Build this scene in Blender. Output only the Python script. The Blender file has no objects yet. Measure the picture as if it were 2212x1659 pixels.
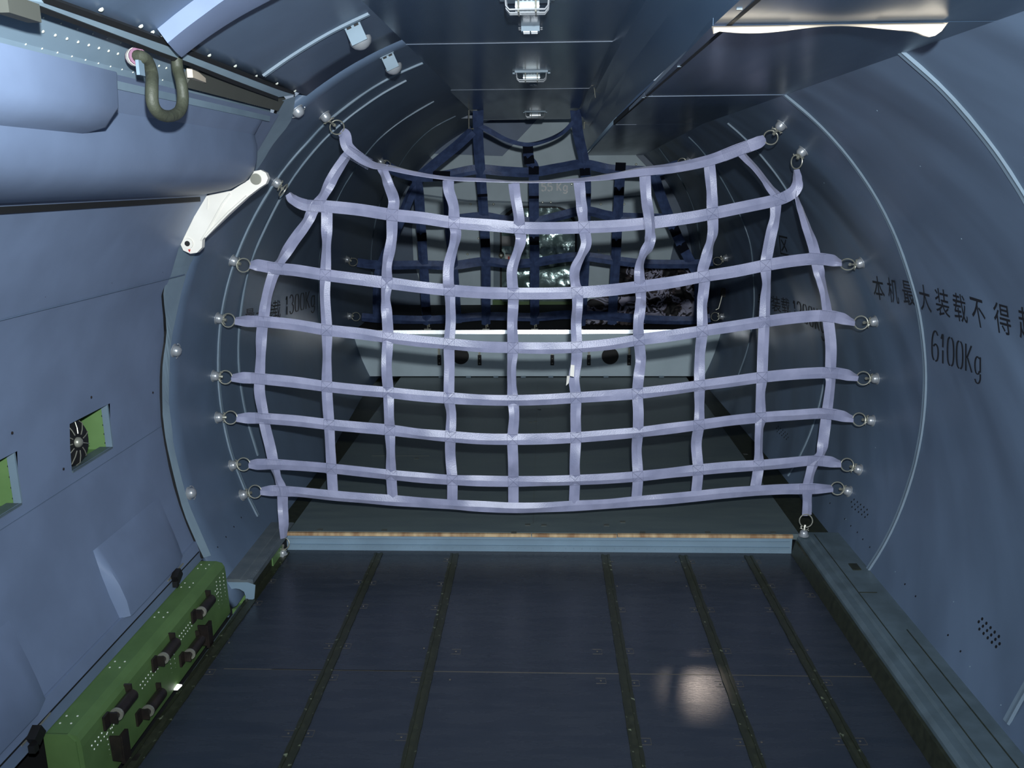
import bpy, bmesh, math, random
from mathutils import Vector, Matrix, Euler, noise
random.seed(7)
sc = bpy.context.scene
COL = sc.collection
# ------------------------------------------------------------------ camera
F, U0, V0 = 1850.0, 1175.0, 388.0
a_ = Vector((U0-1106, -(V0-829.5), -F)).normalized()
up_ = Vector((0, 1, 0)); up_ = (up_-a_*up_.dot(a_)).normalized()
rt_ = a_.cross(up_)
def ray(px, py):
    d = Vector((px-1106, -(py-829.5), -F)); return Vector((d.dot(rt_), d.dot(a_), d.dot(up_)))
def atY(px, py, Y): r = ray(px, py); return r*(Y/r.y)
def atZ(px, py, Z): r = ray(px, py); return r*(Z/r.z)
def atX(px, py, X): r = ray(px, py); return r*(X/r.x)
CZ = -.81
def hcx(Y): t = min(max((Y-4.2)/1.8, 0), 1); return .016-.076*t
def hR(Y): t = min(max((Y-4.2)/1.8, 0), 1); return 1.31+.04*t
def onhull(px, py, off=0.0):
    r = ray(px, py); Y = 3.0
    for _ in range(40):
        cx, R = hcx(Y), hR(Y)-off
        A = r.x*r.x+r.z*r.z; B = -2*(r.x*cx+r.z*CZ); C = cx*cx+CZ*CZ-R*R
        t = (-B+math.sqrt(max(B*B-4*A*C, 0)))/(2*A); Yn = r.y*t
        if abs(Yn-Y) < 1e-5: break
        Y = Y+.7*(Yn-Y)
    return r*t
def hull(Y, deg, off=0.0):
    R = hR(Y)-off; return Vector((hcx(Y)+R*math.cos(math.radians(deg)), Y, CZ+R*math.sin(math.radians(deg))))
cd = bpy.data.cameras.new('camera'); cam = bpy.data.objects.new('camera', cd); COL.objects.link(cam)
cd.sensor_width = 36; cd.lens = 36*F/2212; cd.clip_start = .02; cd.clip_end = 60
Mx = Matrix(((rt_.x, rt_.y, rt_.z), (a_.x, a_.y, a_.z), (up_.x, up_.y, up_.z)))
cam.matrix_world = Mx.to_4x4(); sc.camera = cam
# ------------------------------------------------------------------ world, light, exposure
w = bpy.data.worlds.new('world'); sc.world = w; w.use_nodes = True
bg = w.node_tree.nodes['Background']; bg.inputs[0].default_value = (.62, .78, 1, 1); bg.inputs[1].default_value = .42
ld = bpy.data.lights.new('camera_flash', 'SPOT'); ld.spot_size = math.radians(140); ld.spot_blend = 1.0; ld.energy = 400; ld.shadow_soft_size = .02; ld.color = (.90, .96, 1)
lo = bpy.data.objects.new('camera_flash', ld); COL.objects.link(lo); lo.location = (.035, -.02, .15); lo.rotation_euler = Vector((0, 1, .12)).to_track_quat('-Z', 'Y').to_euler()
ld2 = bpy.data.lights.new('floor_patch_spot', 'SPOT'); ld2.energy = 9; ld2.color = (1, .84, .72); ld2.spot_size = math.radians(4.2); ld2.spot_blend = .9; ld2.shadow_soft_size = .06  # added warm spot inside the hold, only makes the bright patch on the floor
lo2 = bpy.data.objects.new('floor_patch_spot', ld2); COL.objects.link(lo2); lo2.location = (.85, 4.3, .12)
tgt = atZ(1500, 1478, -1.48); lo2.rotation_euler = (tgt-lo2.location).to_track_quat('-Z', 'Y').to_euler(); lo2.data.energy = 50
vs = sc.view_settings; vs.view_transform = 'Standard'; vs.look = 'None'; vs.gamma = 1; vs.exposure = 0; vs.use_curve_mapping = False

# ------------------------------------------------------------------ materials
def lin(c): c /= 255.0; return c/12.92 if c <= .04045 else ((c+.055)/1.055)**2.4
def S(r, g, b): return (lin(r), lin(g), lin(b), 1)
def mat(name, c, rough=.5, metal=0, c2=None, ns=6, bump=0, bs=60, spec=.5, stretch=None, emis=None, mix=(.35, .65), rvar=0, sheen=0, bd=.01, prerot=None, bdet=4):
    m = bpy.data.materials.new(name); m.use_nodes = True; nt = m.node_tree; p = nt.nodes['Principled BSDF']
    p.inputs['Base Color'].default_value = c; p.inputs['Roughness'].default_value = rough; p.inputs['Metallic'].default_value = metal
    p.inputs['Specular IOR Level'].default_value = spec
    if sheen: p.inputs['Sheen Weight'].default_value = sheen
    tc = nt.nodes.new('ShaderNodeTexCoord'); mp = nt.nodes.new('ShaderNodeMapping'); nt.links.new(tc.outputs['Object'], mp.inputs[0])
    if prerot:
        m0 = nt.nodes.new('ShaderNodeMapping'); m0.inputs['Rotation'].default_value = prerot; nt.links.new(tc.outputs['Object'], m0.inputs[0]); nt.links.new(m0.outputs[0], mp.inputs[0])
    if stretch: mp.inputs['Scale'].default_value = stretch[:3]; mp.inputs['Rotation'].default_value = stretch[3:6] if len(stretch) > 3 else (0, 0, 0)
    n = nt.nodes.new('ShaderNodeTexNoise'); n.inputs['Scale'].default_value = ns; n.inputs['Detail'].default_value = 6; nt.links.new(mp.outputs[0], n.inputs[0])
    rp = nt.nodes.new('ShaderNodeValToRGB'); rp.color_ramp.elements[0].position = mix[0]; rp.color_ramp.elements[1].position = mix[1]
    rp.color_ramp.elements[0].color = c; rp.color_ramp.elements[1].color = c2 or tuple(min(1, v*1.18) for v in c[:3])+(1,)
    nt.links.new(n.outputs[0], rp.inputs[0]); nt.links.new(rp.outputs[0], p.inputs['Base Color'])
    if rvar:
        mr = nt.nodes.new('ShaderNodeMapRange'); mr.inputs['To Min'].default_value = rough-rvar; mr.inputs['To Max'].default_value = rough+rvar
        nt.links.new(n.outputs[0], mr.inputs[0]); nt.links.new(mr.outputs[0], p.inputs['Roughness'])
    if bump:
        n2 = nt.nodes.new('ShaderNodeTexNoise'); n2.inputs['Scale'].default_value = bs; n2.inputs['Detail'].default_value = bdet; nt.links.new(mp.outputs[0], n2.inputs[0])
        b = nt.nodes.new('ShaderNodeBump'); b.inputs['Strength'].default_value = bump; b.inputs['Distance'].default_value = bd
        nt.links.new(n2.outputs[0], b.inputs['Height']); nt.links.new(b.outputs[0], p.inputs['Normal'])
    if emis: p.inputs['Emission Color'].default_value = emis[:3]+(1,); p.inputs['Emission Strength'].default_value = emis[3]
    return m
M = dict(
 hull=mat('hull_paint', S(86, 103, 124), .42, bump=.25, bs=5, rvar=.06),
 hullR=mat('padded_wall_lining', S(86, 103, 124), .40, bump=.9, bs=2.3, prerot=(-.75, 0, 0), stretch=(.6, .5, 1.7), rvar=.04, bd=.05, bdet=.6),
 door=mat('door_lining_paint', S(106, 121, 146), .45, bump=.12, bs=8, rvar=.05),
 frame=mat('frame_primer_grey', S(124, 144, 158), .5, c2=S(108, 128, 142)),
 jamb=mat('door_frame_primer', S(148, 170, 182), .5, c2=S(132, 152, 166)),
 trim=mat('seam_trim_metal', S(104, 121, 135), .5, metal=.05),
 ceil=mat('ceiling_panel_paint', S(66, 86, 108), .24, spec=.6, rvar=.05, ns=3, stretch=(6, .6, 1)),
 floor=mat('floor_panel_dark', S(43, 50, 60), .27, c2=S(50, 56, 65), ns=9, bump=.08, bs=120, rvar=.07, stretch=(.6, 3, 1)),
 floor2=mat('aft_floor_panel', S(88, 100, 103), .32, c2=S(98, 110, 110), ns=7, bump=.08, bs=120, rvar=.07, stretch=(.6, 3, 1)),
 olive=mat('olive_black_rail', S(36, 40, 30), .45, c2=S(50, 54, 40), ns=40),
 track=mat('worn_olive_track', S(38, 42, 30), .38, c2=S(120, 128, 104), ns=55, mix=(.62, .72)),
 gap=mat('dark_gap', S(12, 14, 16), .7),
 rail=mat('sill_metal', S(90, 106, 114), .42, c2=S(76, 90, 96), ns=14, rvar=.08),
 step=mat('step_riser_paint', S(118, 140, 156), .45),
 wood=mat('bare_plywood_edge', S(206, 180, 140), .7, c2=S(150, 116, 84), ns=10, stretch=(3, 1, 1)),
 bulk=mat('bulkhead_paint', S(198, 216, 224), .5, c2=S(188, 206, 214), bump=.05, bs=30),
 bulkd=mat('bulkhead_plate_blue', S(104, 122, 148), .5),
 strap=mat('lavender_webbing', S(158, 160, 188), .40, c2=S(138, 142, 170), ns=14, bump=.12, bs=240, sheen=.2, spec=.8),
 thread=mat('stitch_thread', S(108, 114, 140), .7),
 navy=mat('navy_webbing', S(72, 90, 130), .5, c2=S(56, 70, 106), ns=24, bump=.2, bs=160),
 pad=mat('black_sleeve', S(14, 17, 26), .9, spec=.1),
 chrome=mat('bright_steel', S(168, 172, 176), .32, metal=.45),
 steel=mat('dull_steel', S(150, 150, 138), .36, metal=.5),
 green=mat('green_primer', S(90, 120, 70), .55, c2=S(80, 108, 62), ns=12),
 green2=mat('bright_green_primer', S(108, 142, 88), .5, c2=S(96, 130, 78), ns=9),
 rivet=mat('rivet_head', S(214, 218, 206), .3, metal=.25),
 iron=mat('bronze_black_metal', S(46, 42, 42), .35, metal=.5, c2=S(62, 55, 50), ns=30),
 black=mat('matte_black', S(14, 14, 16), .6),
 white=mat('white_enamel', S(236, 232, 222), .35, c2=S(226, 222, 212), ns=8),
 cream=mat('cream_plastic', S(206, 192, 172), .5),
 hose=mat('olive_rubber_sleeve', S(60, 64, 52), .6, c2=S(64, 68, 56), bump=.4, bs=40),
 pink=mat('pink_sleeve', S(120, 84, 106), .5),
 glass=mat('lamp_glass', S(225, 235, 240), .12, spec=.8, metal=.3),
 foil=mat('clear_film_over_hatch', S(92, 118, 112), .14, c2=S(130, 150, 150), ns=5, bump=.55, bs=7, metal=.35, spec=.8),
 ink=mat('black_stencil_paint', S(13, 16, 22), .6),
 whink=mat('white_stencil_paint', S(255, 255, 255), .6),
 carpet=mat('black_ribbed_mat', S(20, 22, 28), .8, bump=.3, bs=90),
 lip=mat('bare_aluminium_lip', S(235, 238, 245), .22, metal=.9),
 red=mat('red_mark', S(190, 30, 30), .5),
 brown=mat('dark_foam_block', S(70, 72, 66), .8),
 day=mat('daylight', (1, 1, 1, 1), .5, emis=(1, .97, 1, 3)),
)
# camouflage cloth
def camo():
    m = bpy.data.materials.new('camouflage_cloth'); m.use_nodes = True; nt = m.node_tree; p = nt.nodes['Principled BSDF']; p.inputs['Roughness'].default_value = .7
    tc = nt.nodes.new('ShaderNodeTexCoord'); v = nt.nodes.new('ShaderNodeTexNoise'); v.inputs['Scale'].default_value = 6.5; v.inputs['Detail'].default_value = 2; v.inputs['Distortion'].default_value = 1.2
    nt.links.new(tc.outputs['Object'], v.inputs[0]); r = nt.nodes.new('ShaderNodeValToRGB'); r.color_ramp.interpolation = 'CONSTANT'
    e = r.color_ramp.elements; e[0].color = S(16, 16, 20); e[1].position = .44; e[1].color = S(58, 50, 52)
    for q, c in ((.5, S(150, 150, 170)), (.58, S(36, 36, 44)), (.64, S(172, 168, 188))): z = e.new(q); z.color = c
    nt.links.new(v.outputs[0], r.inputs[0]); nt.links.new(r.outputs[0], p.inputs['Base Color']); return m
M['camo'] = camo()

# ------------------------------------------------------------------ mesh helpers
class MB:
    def __init__(s): s.v = []; s.f = []; s.m = []
    def add(s, vs, fs, mi=0):
        o = len(s.v); s.v += [Vector(v) for v in vs]; s.f += [tuple(i+o for i in f) for f in fs]; s.m += [mi]*len(fs); return s
    def box(s, c, d, R=None, mi=0, taper=None):
        hx, hy, hz = d[0]/2, d[1]/2, d[2]/2; P = []
        for z in (-hz, hz):
            for x, y in ((-hx, -hy), (hx, -hy), (hx, hy), (-hx, hy)):
                p = Vector((x, y, z)); P.append((R @ p if R else p)+Vector(c))
        return s.add(P, [(0, 3, 2, 1), (4, 5, 6, 7), (0, 1, 5, 4), (1, 2, 6, 5), (2, 3, 7, 6), (3, 0, 4, 7)], mi)
    def prism(s, prof, axis, mi=0, cap=True):      # prof: list of points, swept by vector(s)
        n = len(prof); a = [Vector(p) for p in prof]; b = [p+Vector(axis) for p in a]
        fs = [(i, (i+1) % n, (i+1) % n+n, i+n) for i in range(n)]
        if cap: fs += [tuple(range(n))[::-1], tuple(range(n, 2*n))]
        return s.add(a+b, fs, mi)
    def loft(s, rows, closed=False, mi=0, caps=False):
        n = len(rows[0]); fs = []
        for j in range(len(rows)-1):
            for i in range(n if closed else n-1):
                k = (i+1) % n; fs.append((j*n+i, j*n+k, (j+1)*n+k, (j+1)*n+i))
        if caps: fs += [tuple(range(n))[::-1], tuple((len(rows)-1)*n+i for i in range(n))]
        return s.add([p for r in rows for p in r], fs, mi)
    def tube(s, pts, r, n=8, mi=0, closed=False):
        pts = [Vector(p) for p in pts]; N = len(pts); rows = []; prev = None
        for i, p in enumerate(pts):
            t = (pts[(i+1) % N]-pts[i-1]) if (closed or 0 < i < N-1) else (pts[1]-pts[0] if i == 0 else pts[-1]-pts[-2])
            t.normalize()
            if prev is None: prev = t.orthogonal().normalized()
            u = (prev-t*prev.dot(t)).normalized(); prev = u; v = t.cross(u); rr = r[i] if isinstance(r, (list, tuple)) else r
            rows.append([p+(u*math.cos(2*math.pi*k/n)+v*math.sin(2*math.pi*k/n))*rr for k in range(n)])
        if closed: rows.append(rows[0])
        return s.loft(rows, True, mi, caps=not closed)
    def lathe(s, prof, c, ax, n=16, mi=0):           # prof: (r, h) along axis
        ax = Vector(ax).normalized(); u = ax.orthogonal().normalized(); v = ax.cross(u); c = Vector(c)
        rows = [[c+ax*h+(u*math.cos(2*math.pi*k/n)+v*math.sin(2*math.pi*k/n))*max(r, 1e-5) for k in range(n)] for r, h in prof]
        return s.loft(rows, True, mi, caps=True)
    def rivet(s, p, nrm, r=.004, mi=1): return s.lathe([(r, 0), (r*.8, r*.45), (r*.3, r*.7)], p, nrm, 6, mi)
    def build(s, name, m, parent=None, smooth=False, kind=None):
        me = bpy.data.meshes.new(name); me.from_pydata([tuple(v) for v in s.v], [], s.f)
        for q in (m if isinstance(m, (list, tuple)) else [m]): me.materials.append(M[q] if isinstance(q, str) else q)
        for i, p in enumerate(me.polygons): p.material_index = s.m[i]; p.use_smooth = smooth
        bm = bmesh.new(); bm.from_mesh(me); bmesh.ops.recalc_face_normals(bm, faces=bm.faces); bm.to_mesh(me); bm.free()
        if smooth: me.set_sharp_from_angle(angle=math.radians(9 if 'strap' in name else 40))
        o = bpy.data.objects.new(name, me); COL.objects.link(o)
        if parent:
            o.parent = parent; q = parent; t = Vector()
            while q: t += Vector(q.location); q = q.parent
            o.location = -t
        if kind: o['kind'] = kind
        return o
def tag(o, label, cat, group=None):
    o['label'] = label; o['category'] = cat
    if group: o['group'] = group
    return o
def empty(name, loc, label=None, cat=None, group=None):
    o = bpy.data.objects.new(name, None); COL.objects.link(o); o.location = loc; o.empty_display_size = .05
    if label: tag(o, label, cat, group)
    return o
def label(o, t): o['label'] = t; return o
def catmull(P, k=6):
    P = [Vector(p) for p in P]
    if len(P) < 3: return [P[0].lerp(P[-1], i/k) for i in range(k+1)]
    Q = [P[0]*2-P[1]]+P+[P[-1]*2-P[-2]]; out = []
    for i in range(1, len(Q)-2):
        a, b, c, d = Q[i-1:i+3]
        for j in range(k):
            t = j/k; out.append(.5*((2*b)+(c-a)*t+(2*a-5*b+4*c-d)*t*t+(3*b-a-3*c+d)*t*t*t))
    return out+[P[-1]]
def solid(o, t, off=-1):
    md = o.modifiers.new('thickness', 'SOLIDIFY'); md.thickness = t; md.offset = off; return o

# ------------------------------------------------------------------ hull shell
def hullsheet(name, m, Y0, Y1, d0, d1, ny=40, nd=30, off=0, bottom=None):
    mb = MB(); rows = []
    for j in range(ny+1):
        Y = Y0+(Y1-Y0)*j/ny; rows.append([hull(Y, d0+(d1-d0)*i/nd, off) for i in range(nd+1)])
    mb.loft(rows)
    o = mb.build(name, m, smooth=True, kind='structure'); solid(o, .02, 1 if name == 'x' else 1)
    return o
def outward(o):      # thickness grows away from the cabin
    return o
wr = hullsheet('wall_right', 'hullR', -.6, 7.6, -31, 62, 60, 40)
wl = hullsheet('wall_left', 'hull', 2.78, 7.6, 106, 211, 40, 40)
wt = hullsheet('wall_left.001', 'hull', -.6, 2.78, 106, 125.2, 20, 12)
for o in (wr, wl, wt):
    # make sure normals face the cabin axis so that the solidify offset goes outward
    me = o.data; p = me.polygons[len(me.polygons)//2]; inward = Vector((0, 0, CZ))-p.center; inward.y = 0
    if p.normal.dot(inward) < 0: me.flip_normals()
    o.modifiers[0].offset = -1
YK = 7.5
# seam trims (raised beads along the hull frames)
RINGS = {
 'A': [(1703, 201), (1772, 261), (1818, 311), (1854, 359), (1895, 425), (1932, 508), (1959, 595), (1981, 665), (1993, 748), (1998, 825), (1993, 914), (1982, 980), (1971, 1027), (1945, 1108), (1913, 1176), (1873, 1232)],
 'B': [(558, 1113), (539, 1073), (519, 1025), (497, 978), (482, 910), (472, 842), (471, 763), (474, 691), (485, 631), (503, 572), (545, 480), (600, 390), (636, 343), (672, 305), (701, 265), (777, 206), (822, 177), (869, 155), (916, 138)],
 'C': [(571, 970), (543, 878), (525, 794), (522, 719), (529, 620), (551, 540), (616, 405), (680, 310), (739, 256), (774, 231), (821, 199), (875, 171)],
 'D': [(690, 700), (688, 600), (692, 540), (727, 433), (758, 377), (790, 332), (821, 297), (869, 259), (937, 218)],
 'E': [(815, 680), (809, 632), (801, 562), (806, 506), (821, 437), (844, 392), (866, 351), (891, 316), (932, 278), (984, 250)],
 'F': [(1580, 263), (1612, 293), (1648, 334), (1699, 405), (1740, 500), (1768, 600), (1783, 720), (1775, 841), (1755, 927), (1729, 984), (1700, 1025)],
 'G': [(1488, 295), (1520, 329), (1566, 398), (1598, 462), (1621, 526), (1628, 599), (1629, 665), (1618, 742), (1595, 811)],
 'H': [(1424, 320), (1474, 393), (1502, 462), (1513, 540)],
 'I': [(1975, 100), (2060, 190), (2130, 290), (2180, 370), (2230, 470), (2290, 650), (2330, 860), (2330, 1100), (2290, 1350), (2191, 1580)],
 'Z': [(563, 160), (633, 117), (711, 70), (796, 28)],
}
for k, (n, pts) in enumerate(RINGS.items()):
    P = [onhull(*p) for p in pts]; Ym = sorted(p.y for p in P)[len(P)//2]
    Q = []
    for p in P:
        if n in 'ABCFIZ': p.y = .75*Ym+.25*p.y; v = Vector((p.x-hcx(p.y), 0, p.z-CZ)).normalized()*(hR(p.y)-.001); p = Vector((hcx(p.y)+v.x, p.y, CZ+v.z))
        Q.append(p)
    C = catmull(Q, 5); wd = {'A': .012, 'I': .013, 'B': .010, 'C': .007, 'Z': .010}.get(n, .006)
    rows = []
    for p in C:
        o = Vector((hcx(p.y)-p.x, 0, CZ-p.z)).normalized(); y = Vector((0, 1, 0))
        rows.append([p-y*wd-o*.002, p-y*wd*.75+o*.005, p-y*wd*.15+o*.0035, p+y*wd*.15+o*.0035, p+y*wd*.75+o*.005, p+y*wd-o*.002])
    MB().loft(rows).build('trim_%d' % (k+1), 'trim', smooth=False, kind='structure')

# ------------------------------------------------------------------ ceiling
ZC, ZD = .42, .258
mb = MB()
mb.box((-.115, 2.9, ZC+.01), (.68, 7.0, .02)); ce = mb.build('ceiling', 'ceil', kind='structure')
MB().box((-.115, 6.95, ZC+.07), (1.2, 1.15, .02), Matrix.Rotation(math.radians(5), 3, 'X')).build('ceiling.001', 'ceil', kind='structure')
mb = MB()
for Y in (2.87, 4.29, 6.38): MB().box((-.115, Y, ZC-.0005), (.66, .003, .002)).build('ceiling_seam', 'hull', ce)
# sloped side of the dropped duct and its flat underside
duct = empty('overhead_duct', (.5, 3, ZD), 'long dark glossy overhead duct box under the ceiling along the right wall', 'duct')
prof = [(.215, ZC), (.225, ZC-.035), (.262, .335), (.30, ZD+.004)]
mb = MB(); rows = []
for Y in (-.6, 2.9, 4.37, 7.45):
    s = .0 if Y < 3 else (.02 if Y < 5 else .03)
    rows.append([Vector((x+s*(i/3), Y, z-(.065*i/3 if Y > 7 else 0))) for i, (x, z) in enumerate(prof)])
mb.loft(rows); mb.build('side_panel', 'ceil', duct)
def dpanel(Y0, Y1, x0, x0b, x1, m='ceil'):
    mb = MB(); g = .003
    mb.prism([(x0, Y0+g, ZD), (x1, Y0+g, ZD), (x1, Y1-g, ZD), (x0b, Y1-g, ZD)], (0, 0, .012)); return mb.build('panel', m, duct)
dpanel(-.6, 1.6, .285, .293, .80); dpanel(1.6, 2.91, .293, .322, .80); dpanel(2.91, 4.37, .322, .345, .80); MB().add([(.345, 4.373, ZD), (.82, 4.373, ZD), (.86, 7.46, .195), (.36, 7.46, .195), (.345, 4.373, ZD+.01), (.82, 4.373, ZD+.01), (.86, 7.46, .205), (.36, 7.46, .205)], [(0, 1, 2, 3), (4, 7, 6, 5), (0, 4, 5, 1), (2, 6, 7, 3), (0, 3, 7, 4), (1, 5, 6, 2)]).build('panel', 'ceil', duct)
for x_, y_, w_ in ((.55, 2.91, .45), (.40, 4.37, .10)): MB().box((x_, y_, ZD-.0005), (w_, .0028, .002)).build('seam', 'hull', duct)
mb = MB().prism([(.300, -.6, ZD-.001), (.308, -.6, ZD-.001), (.345, 4.37, ZD-.001), (.338, 4.37, ZD-.001)], (0, 0, .02)); mb.build('joint', 'gap', duct)
for px, py in ((1357, 32), (1354, 57), (1327, 98), (1324, 122), (1307, 140), (1306, 160), (1293, 178), (1268, 206), (1260, 225)):
    MB().rivet(atX(px, py, .235), (-1, 0, -1), .0045, 0).build('rivet', 'rivet', duct)
for px, py in ((1516, 276), (1478, 294), (1442, 308), (1394, 308), (1327, 307), (1414, 319), (1305, 327), (1365, 327)): MB().rivet(atZ(px, py, ZD), (0, 0, -1), .006, 0).build('rivet', 'frame', duct)
for px, py in ((1550, 66), (1467, 144), (1597, 20), (1390, 211)): MB().box(atZ(px, py, ZD-.001), (.009, .003, .0015)).build('slot_screw', 'frame', duct)
for px, py, l in ((1323, 90, 26), (1283, 185, 26)):
    a, b = atX(px, py, .224), atX(px+3, py+l, .232); MB().tube([a-Vector((.012, 0, 0)), a, b], .002, 5).build('clip', 'steel', duct)

# cream strip hanging off the duct panel edge
mb = MB(); N = 40; rows = []
A, B = atZ(1555, 42, ZD-.004), atZ(2045, 47, ZD-.004); A.y = B.y = 1.575
for i in range(N+1):
    t = i/N; p = A.lerp(B, t); w_ = .011 + .002*math.sin(t*9) + (.005 if t < .02 else 0) + .012*math.exp(-((t-.93)/.05)**2); w_ *= 1 if t < .97 else (1-t)/.03+.05
    rows.append([p+Vector((0, .018, .001)), p+Vector((0, 0, -.004)), p+Vector((0, -.004, -w_*.9-.003*math.sin(t*9))), p+Vector((0, .001, -w_*.9-.003*math.sin(t*9)))])
mb.loft(rows, True, caps=True); tag(mb.build('edge_strip', 'cream', smooth=True), 'cream coloured loose strip along the joint of the overhead duct, upper right', 'strip')

# ------------------------------------------------------------------ floor
ZF, ZR, YS = -1.48, -1.40, 3.25
mb = MB().box((-.035, 1.4, ZF-.02), (2.07, 3.75, .04)); fl = mb.build('floor', 'floor', kind='structure')
mb = MB().box((-.01, 4.68, ZR-.012), (2.08, 2.84, .024)); fr = mb.build('floor.001', 'floor2', kind='structure')
MB().box((0, 3.4, ZF-.09), (2.9, 8.2, .04)).build('floor.002', 'gap', kind='structure')
# floor joints and fixing screws (surface detail of the panels)
mb = MB(); z = ZF+.0006
mb.box((.0, 2.365, z), (2.0, .0025, .001)); mb.box((-.60, 2.365, z), (.5, .003, .001))
sp = [(775,1257),(803,1259),(751,1309),(785,1309),(711,1395),(748,1395),(680,1463),(718,1463),(623,1584),(666,1584),(953,1261),(966,1209),(940,1312),(916,1400),(899,1468),(867,1592),(985,1407),(972,1468),(586,1255),(556,1302),(495,1388),(453,1451),
 (1333,1266),(1341,1317),(1358,1406),(1370,1475),(1394,1601),(1483,1266),(1515,1266),(1500,1317),(1533,1317),(1529,1406),(1568,1406),(1556,1477),(1594,1477),(1599,1603),(1645,1603),(1633,1267),(1664,1265),(1663,1317),(1694,1317),(1709,1407),(1744,1404),(1748,1477),(1785,1474),(1290,1407),(1298,1470),(1323,1213),(1460,1213),(1492,1213),(1605,1213),(1635,1213),(1750,1285),(1847,1434),(1870,1434),(1812,1601),(1858,1601)]
for px, py in sp:
    p = atZ(px, py, ZF+.0012); mb.lathe([(.0035, -.0005), (.0028, .0012)], p, (0, 0, 1), 7)
    if random.random() < .65:
        for dx, dy, sx, sy in ((0, .014, .03, .0012), (0, -.014, .03, .0012), (.015, 0, .0012, .028)): mb.box((p.x+dx, p.y+dy, z), (sx, sy, .0008))
mb.build('panel_screws', mat('worn_screw', S(96, 92, 84), .4, metal=.4), fl)
mb = MB(); z = ZR+.0006
mb.box((-.045, 4.6, z), (.002, 2.5, .001)); mb.box((-.75, 4.25, z), (.30, .003, .001)); mb.box((.75, 4.62, z), (.4, .0025, .001))
for px, py in ((1140,1133),(1175,1134),(1310,1134),(1345,1127),(691,1144),(830,1145),(1110,1150),(1529,1150),(1388,1150),(1146,912),(1157,910),(1165,884),(1140,945),(1670,1150),(1600,905),(1610,981),(900,990),(1155,846)):
    p = atZ(px, py, ZR+.001); mb.box(p, (.022, .02, .0012), mi=0)
mb.build('panel_screws', mat('worn_screw_dark', S(100, 104, 98), .4, metal=.4), fr)
# step riser between the two floors and its raw plywood edge
mb = MB(); mb.box((-.03, YS+.01, (ZF+ZR)/2-.006), (2.06, .02, ZR-ZF-.012)); mb.box((-.03, YS-.004, ZF+.026), (2.04, .008, .004)); mb.box((-.03, YS-.003, ZF+.052), (2.04, .006, .0025))
for i in range(60): mb.rivet((-1.0+i*.033, YS, ZF+.014), (0, -1, 0), .0028, 0)
mb.build('trim_21', 'step', kind='structure')
for k, (x0, x1) in enumerate(((-1.06, -.052), (-.05, .295), (.297, 1.0))):
    MB().box(((x0+x1)/2, YS-.004, ZR-.006+(.002 if k == 2 else 0)), (x1-x0-.001, .014, .012)).build('trim_%d' % (22+k), 'wood', kind='structure')
# gutters beside the aft floor
for k, s in enumerate((-1, 1)):
    mb = MB(); mb.box((s*1.13, 4.72, ZR-.035), (.20, 2.9, .02)); mb.build('trim_%d' % (25+k), 'olive', kind='structure')
# right sill of the lower floor
mb = MB(); prof = [(1.0, ZF-.02), (1.012, ZF+.0), (1.022, ZR-.014), (1.034, ZR-.002), (1.06, ZR-.004), (1.066, ZR+.004), (1.20, ZR+.004), (1.23, ZR-.12)]
def sweep(mb, prof, Y0, Y1, mi=0): return mb.prism([(x, Y0, z) for x, z in prof], (0, Y1-Y0, 0), mi)
sweep(mb, prof, -.5, 3.27); sr = mb.build('trim_27', 'rail', kind='structure')
MB().prism([(.996, -.5, ZF+.001), (1.012, -.5, ZF+.001), (1.019, -.5, ZR-.022), (1.009, -.5, ZR-.022)], (0, 3.74, 0)).build('trim_28', 'olive', kind='structure')
mb = MB().box((1.085, 2.4, ZR+.0045), (.003, 1.7, .002)).box((1.118, 2.75, ZR+.005), (.06, .003, .002)).box((1.148, 1.7, ZR+.005), (.003, 1.6, .002)).box((1.142, 2.95, ZR+.006), (.03, .05, .004))
mb.build('sill_joint', 'olive', sr)
# left sill aft of the door
mb = MB(); prof = [(-1.055, ZR-.02), (-1.055, ZR-.001), (-1.075, ZR), (-1.078, ZR-.004), (-1.10, ZR-.004), (-1.103, ZR), (-1.155, ZR), (-1.158, ZR-.004), (-1.18, ZR-.004), (-1.19, ZR+.004), (-1.27, ZR+.004), (-1.27, ZR-.02)]
sweep(mb, prof, 2.82, 3.35)
for i in range(26): mb.rivet((-1.065, 2.84+i*.018, ZR-.0005), (0, 0, 1), .0018, 0)
sl = mb.build('trim_29', mat('left_sill_metal', S(84, 94, 100), .45, c2=S(98, 106, 110), ns=20), kind='structure')
# end plate of the left sill with an arched cut-out, green structure behind
mb = MB(); zb = ZR-.15; xa, xb = -1.175, -1.045; arch = [(-1.155, zb), (-1.155, ZR-.06)]+[(-1.120+.035*math.cos(t), ZR-.06+.025*math.sin(t)) for t in (2.6, 2.0, 1.57, 1.1, .5)]+[(-1.085, ZR-.065), (-1.09, zb)]
outer = [(xa, zb), (xa, ZR-.02), (xa+.03, ZR-.01)]+[(xa+.03+i*.018, ZR-.01) for i in range(1, 5)]+[(xb, ZR-.02), (xb-.02, zb)]
n = len(arch); mb.add([(x, 2.815, z) for x, z in outer]+[(x, 2.815, z) for x, z in arch]+[(x, 2.825, z) for x, z in arch], [(i, i+1, n+i+1, n+i) for i in range(n-1)]+[(n+i, n+i+1, 2*n+i+1, 2*n+i) for i in range(n-1)])
mb.build('end_plate', 'step', sl)
MB().box((-1.12, 2.90, ZR-.10), (.07, .05, .07)).box((-1.12, 2.86, ZR-.135), (.05, .06, .02)).build('inner_bracket', 'green2', sl)
mb = MB().box((-1.075, 3.15, ZR-.052), (.012, .12, .05)); mb.build('inner_web', 'green2', sl)
MB().box((-1.08, 3.0, ZR-.06), (.012, .34, .08)).build('side_web', 'olive', sl)
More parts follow.
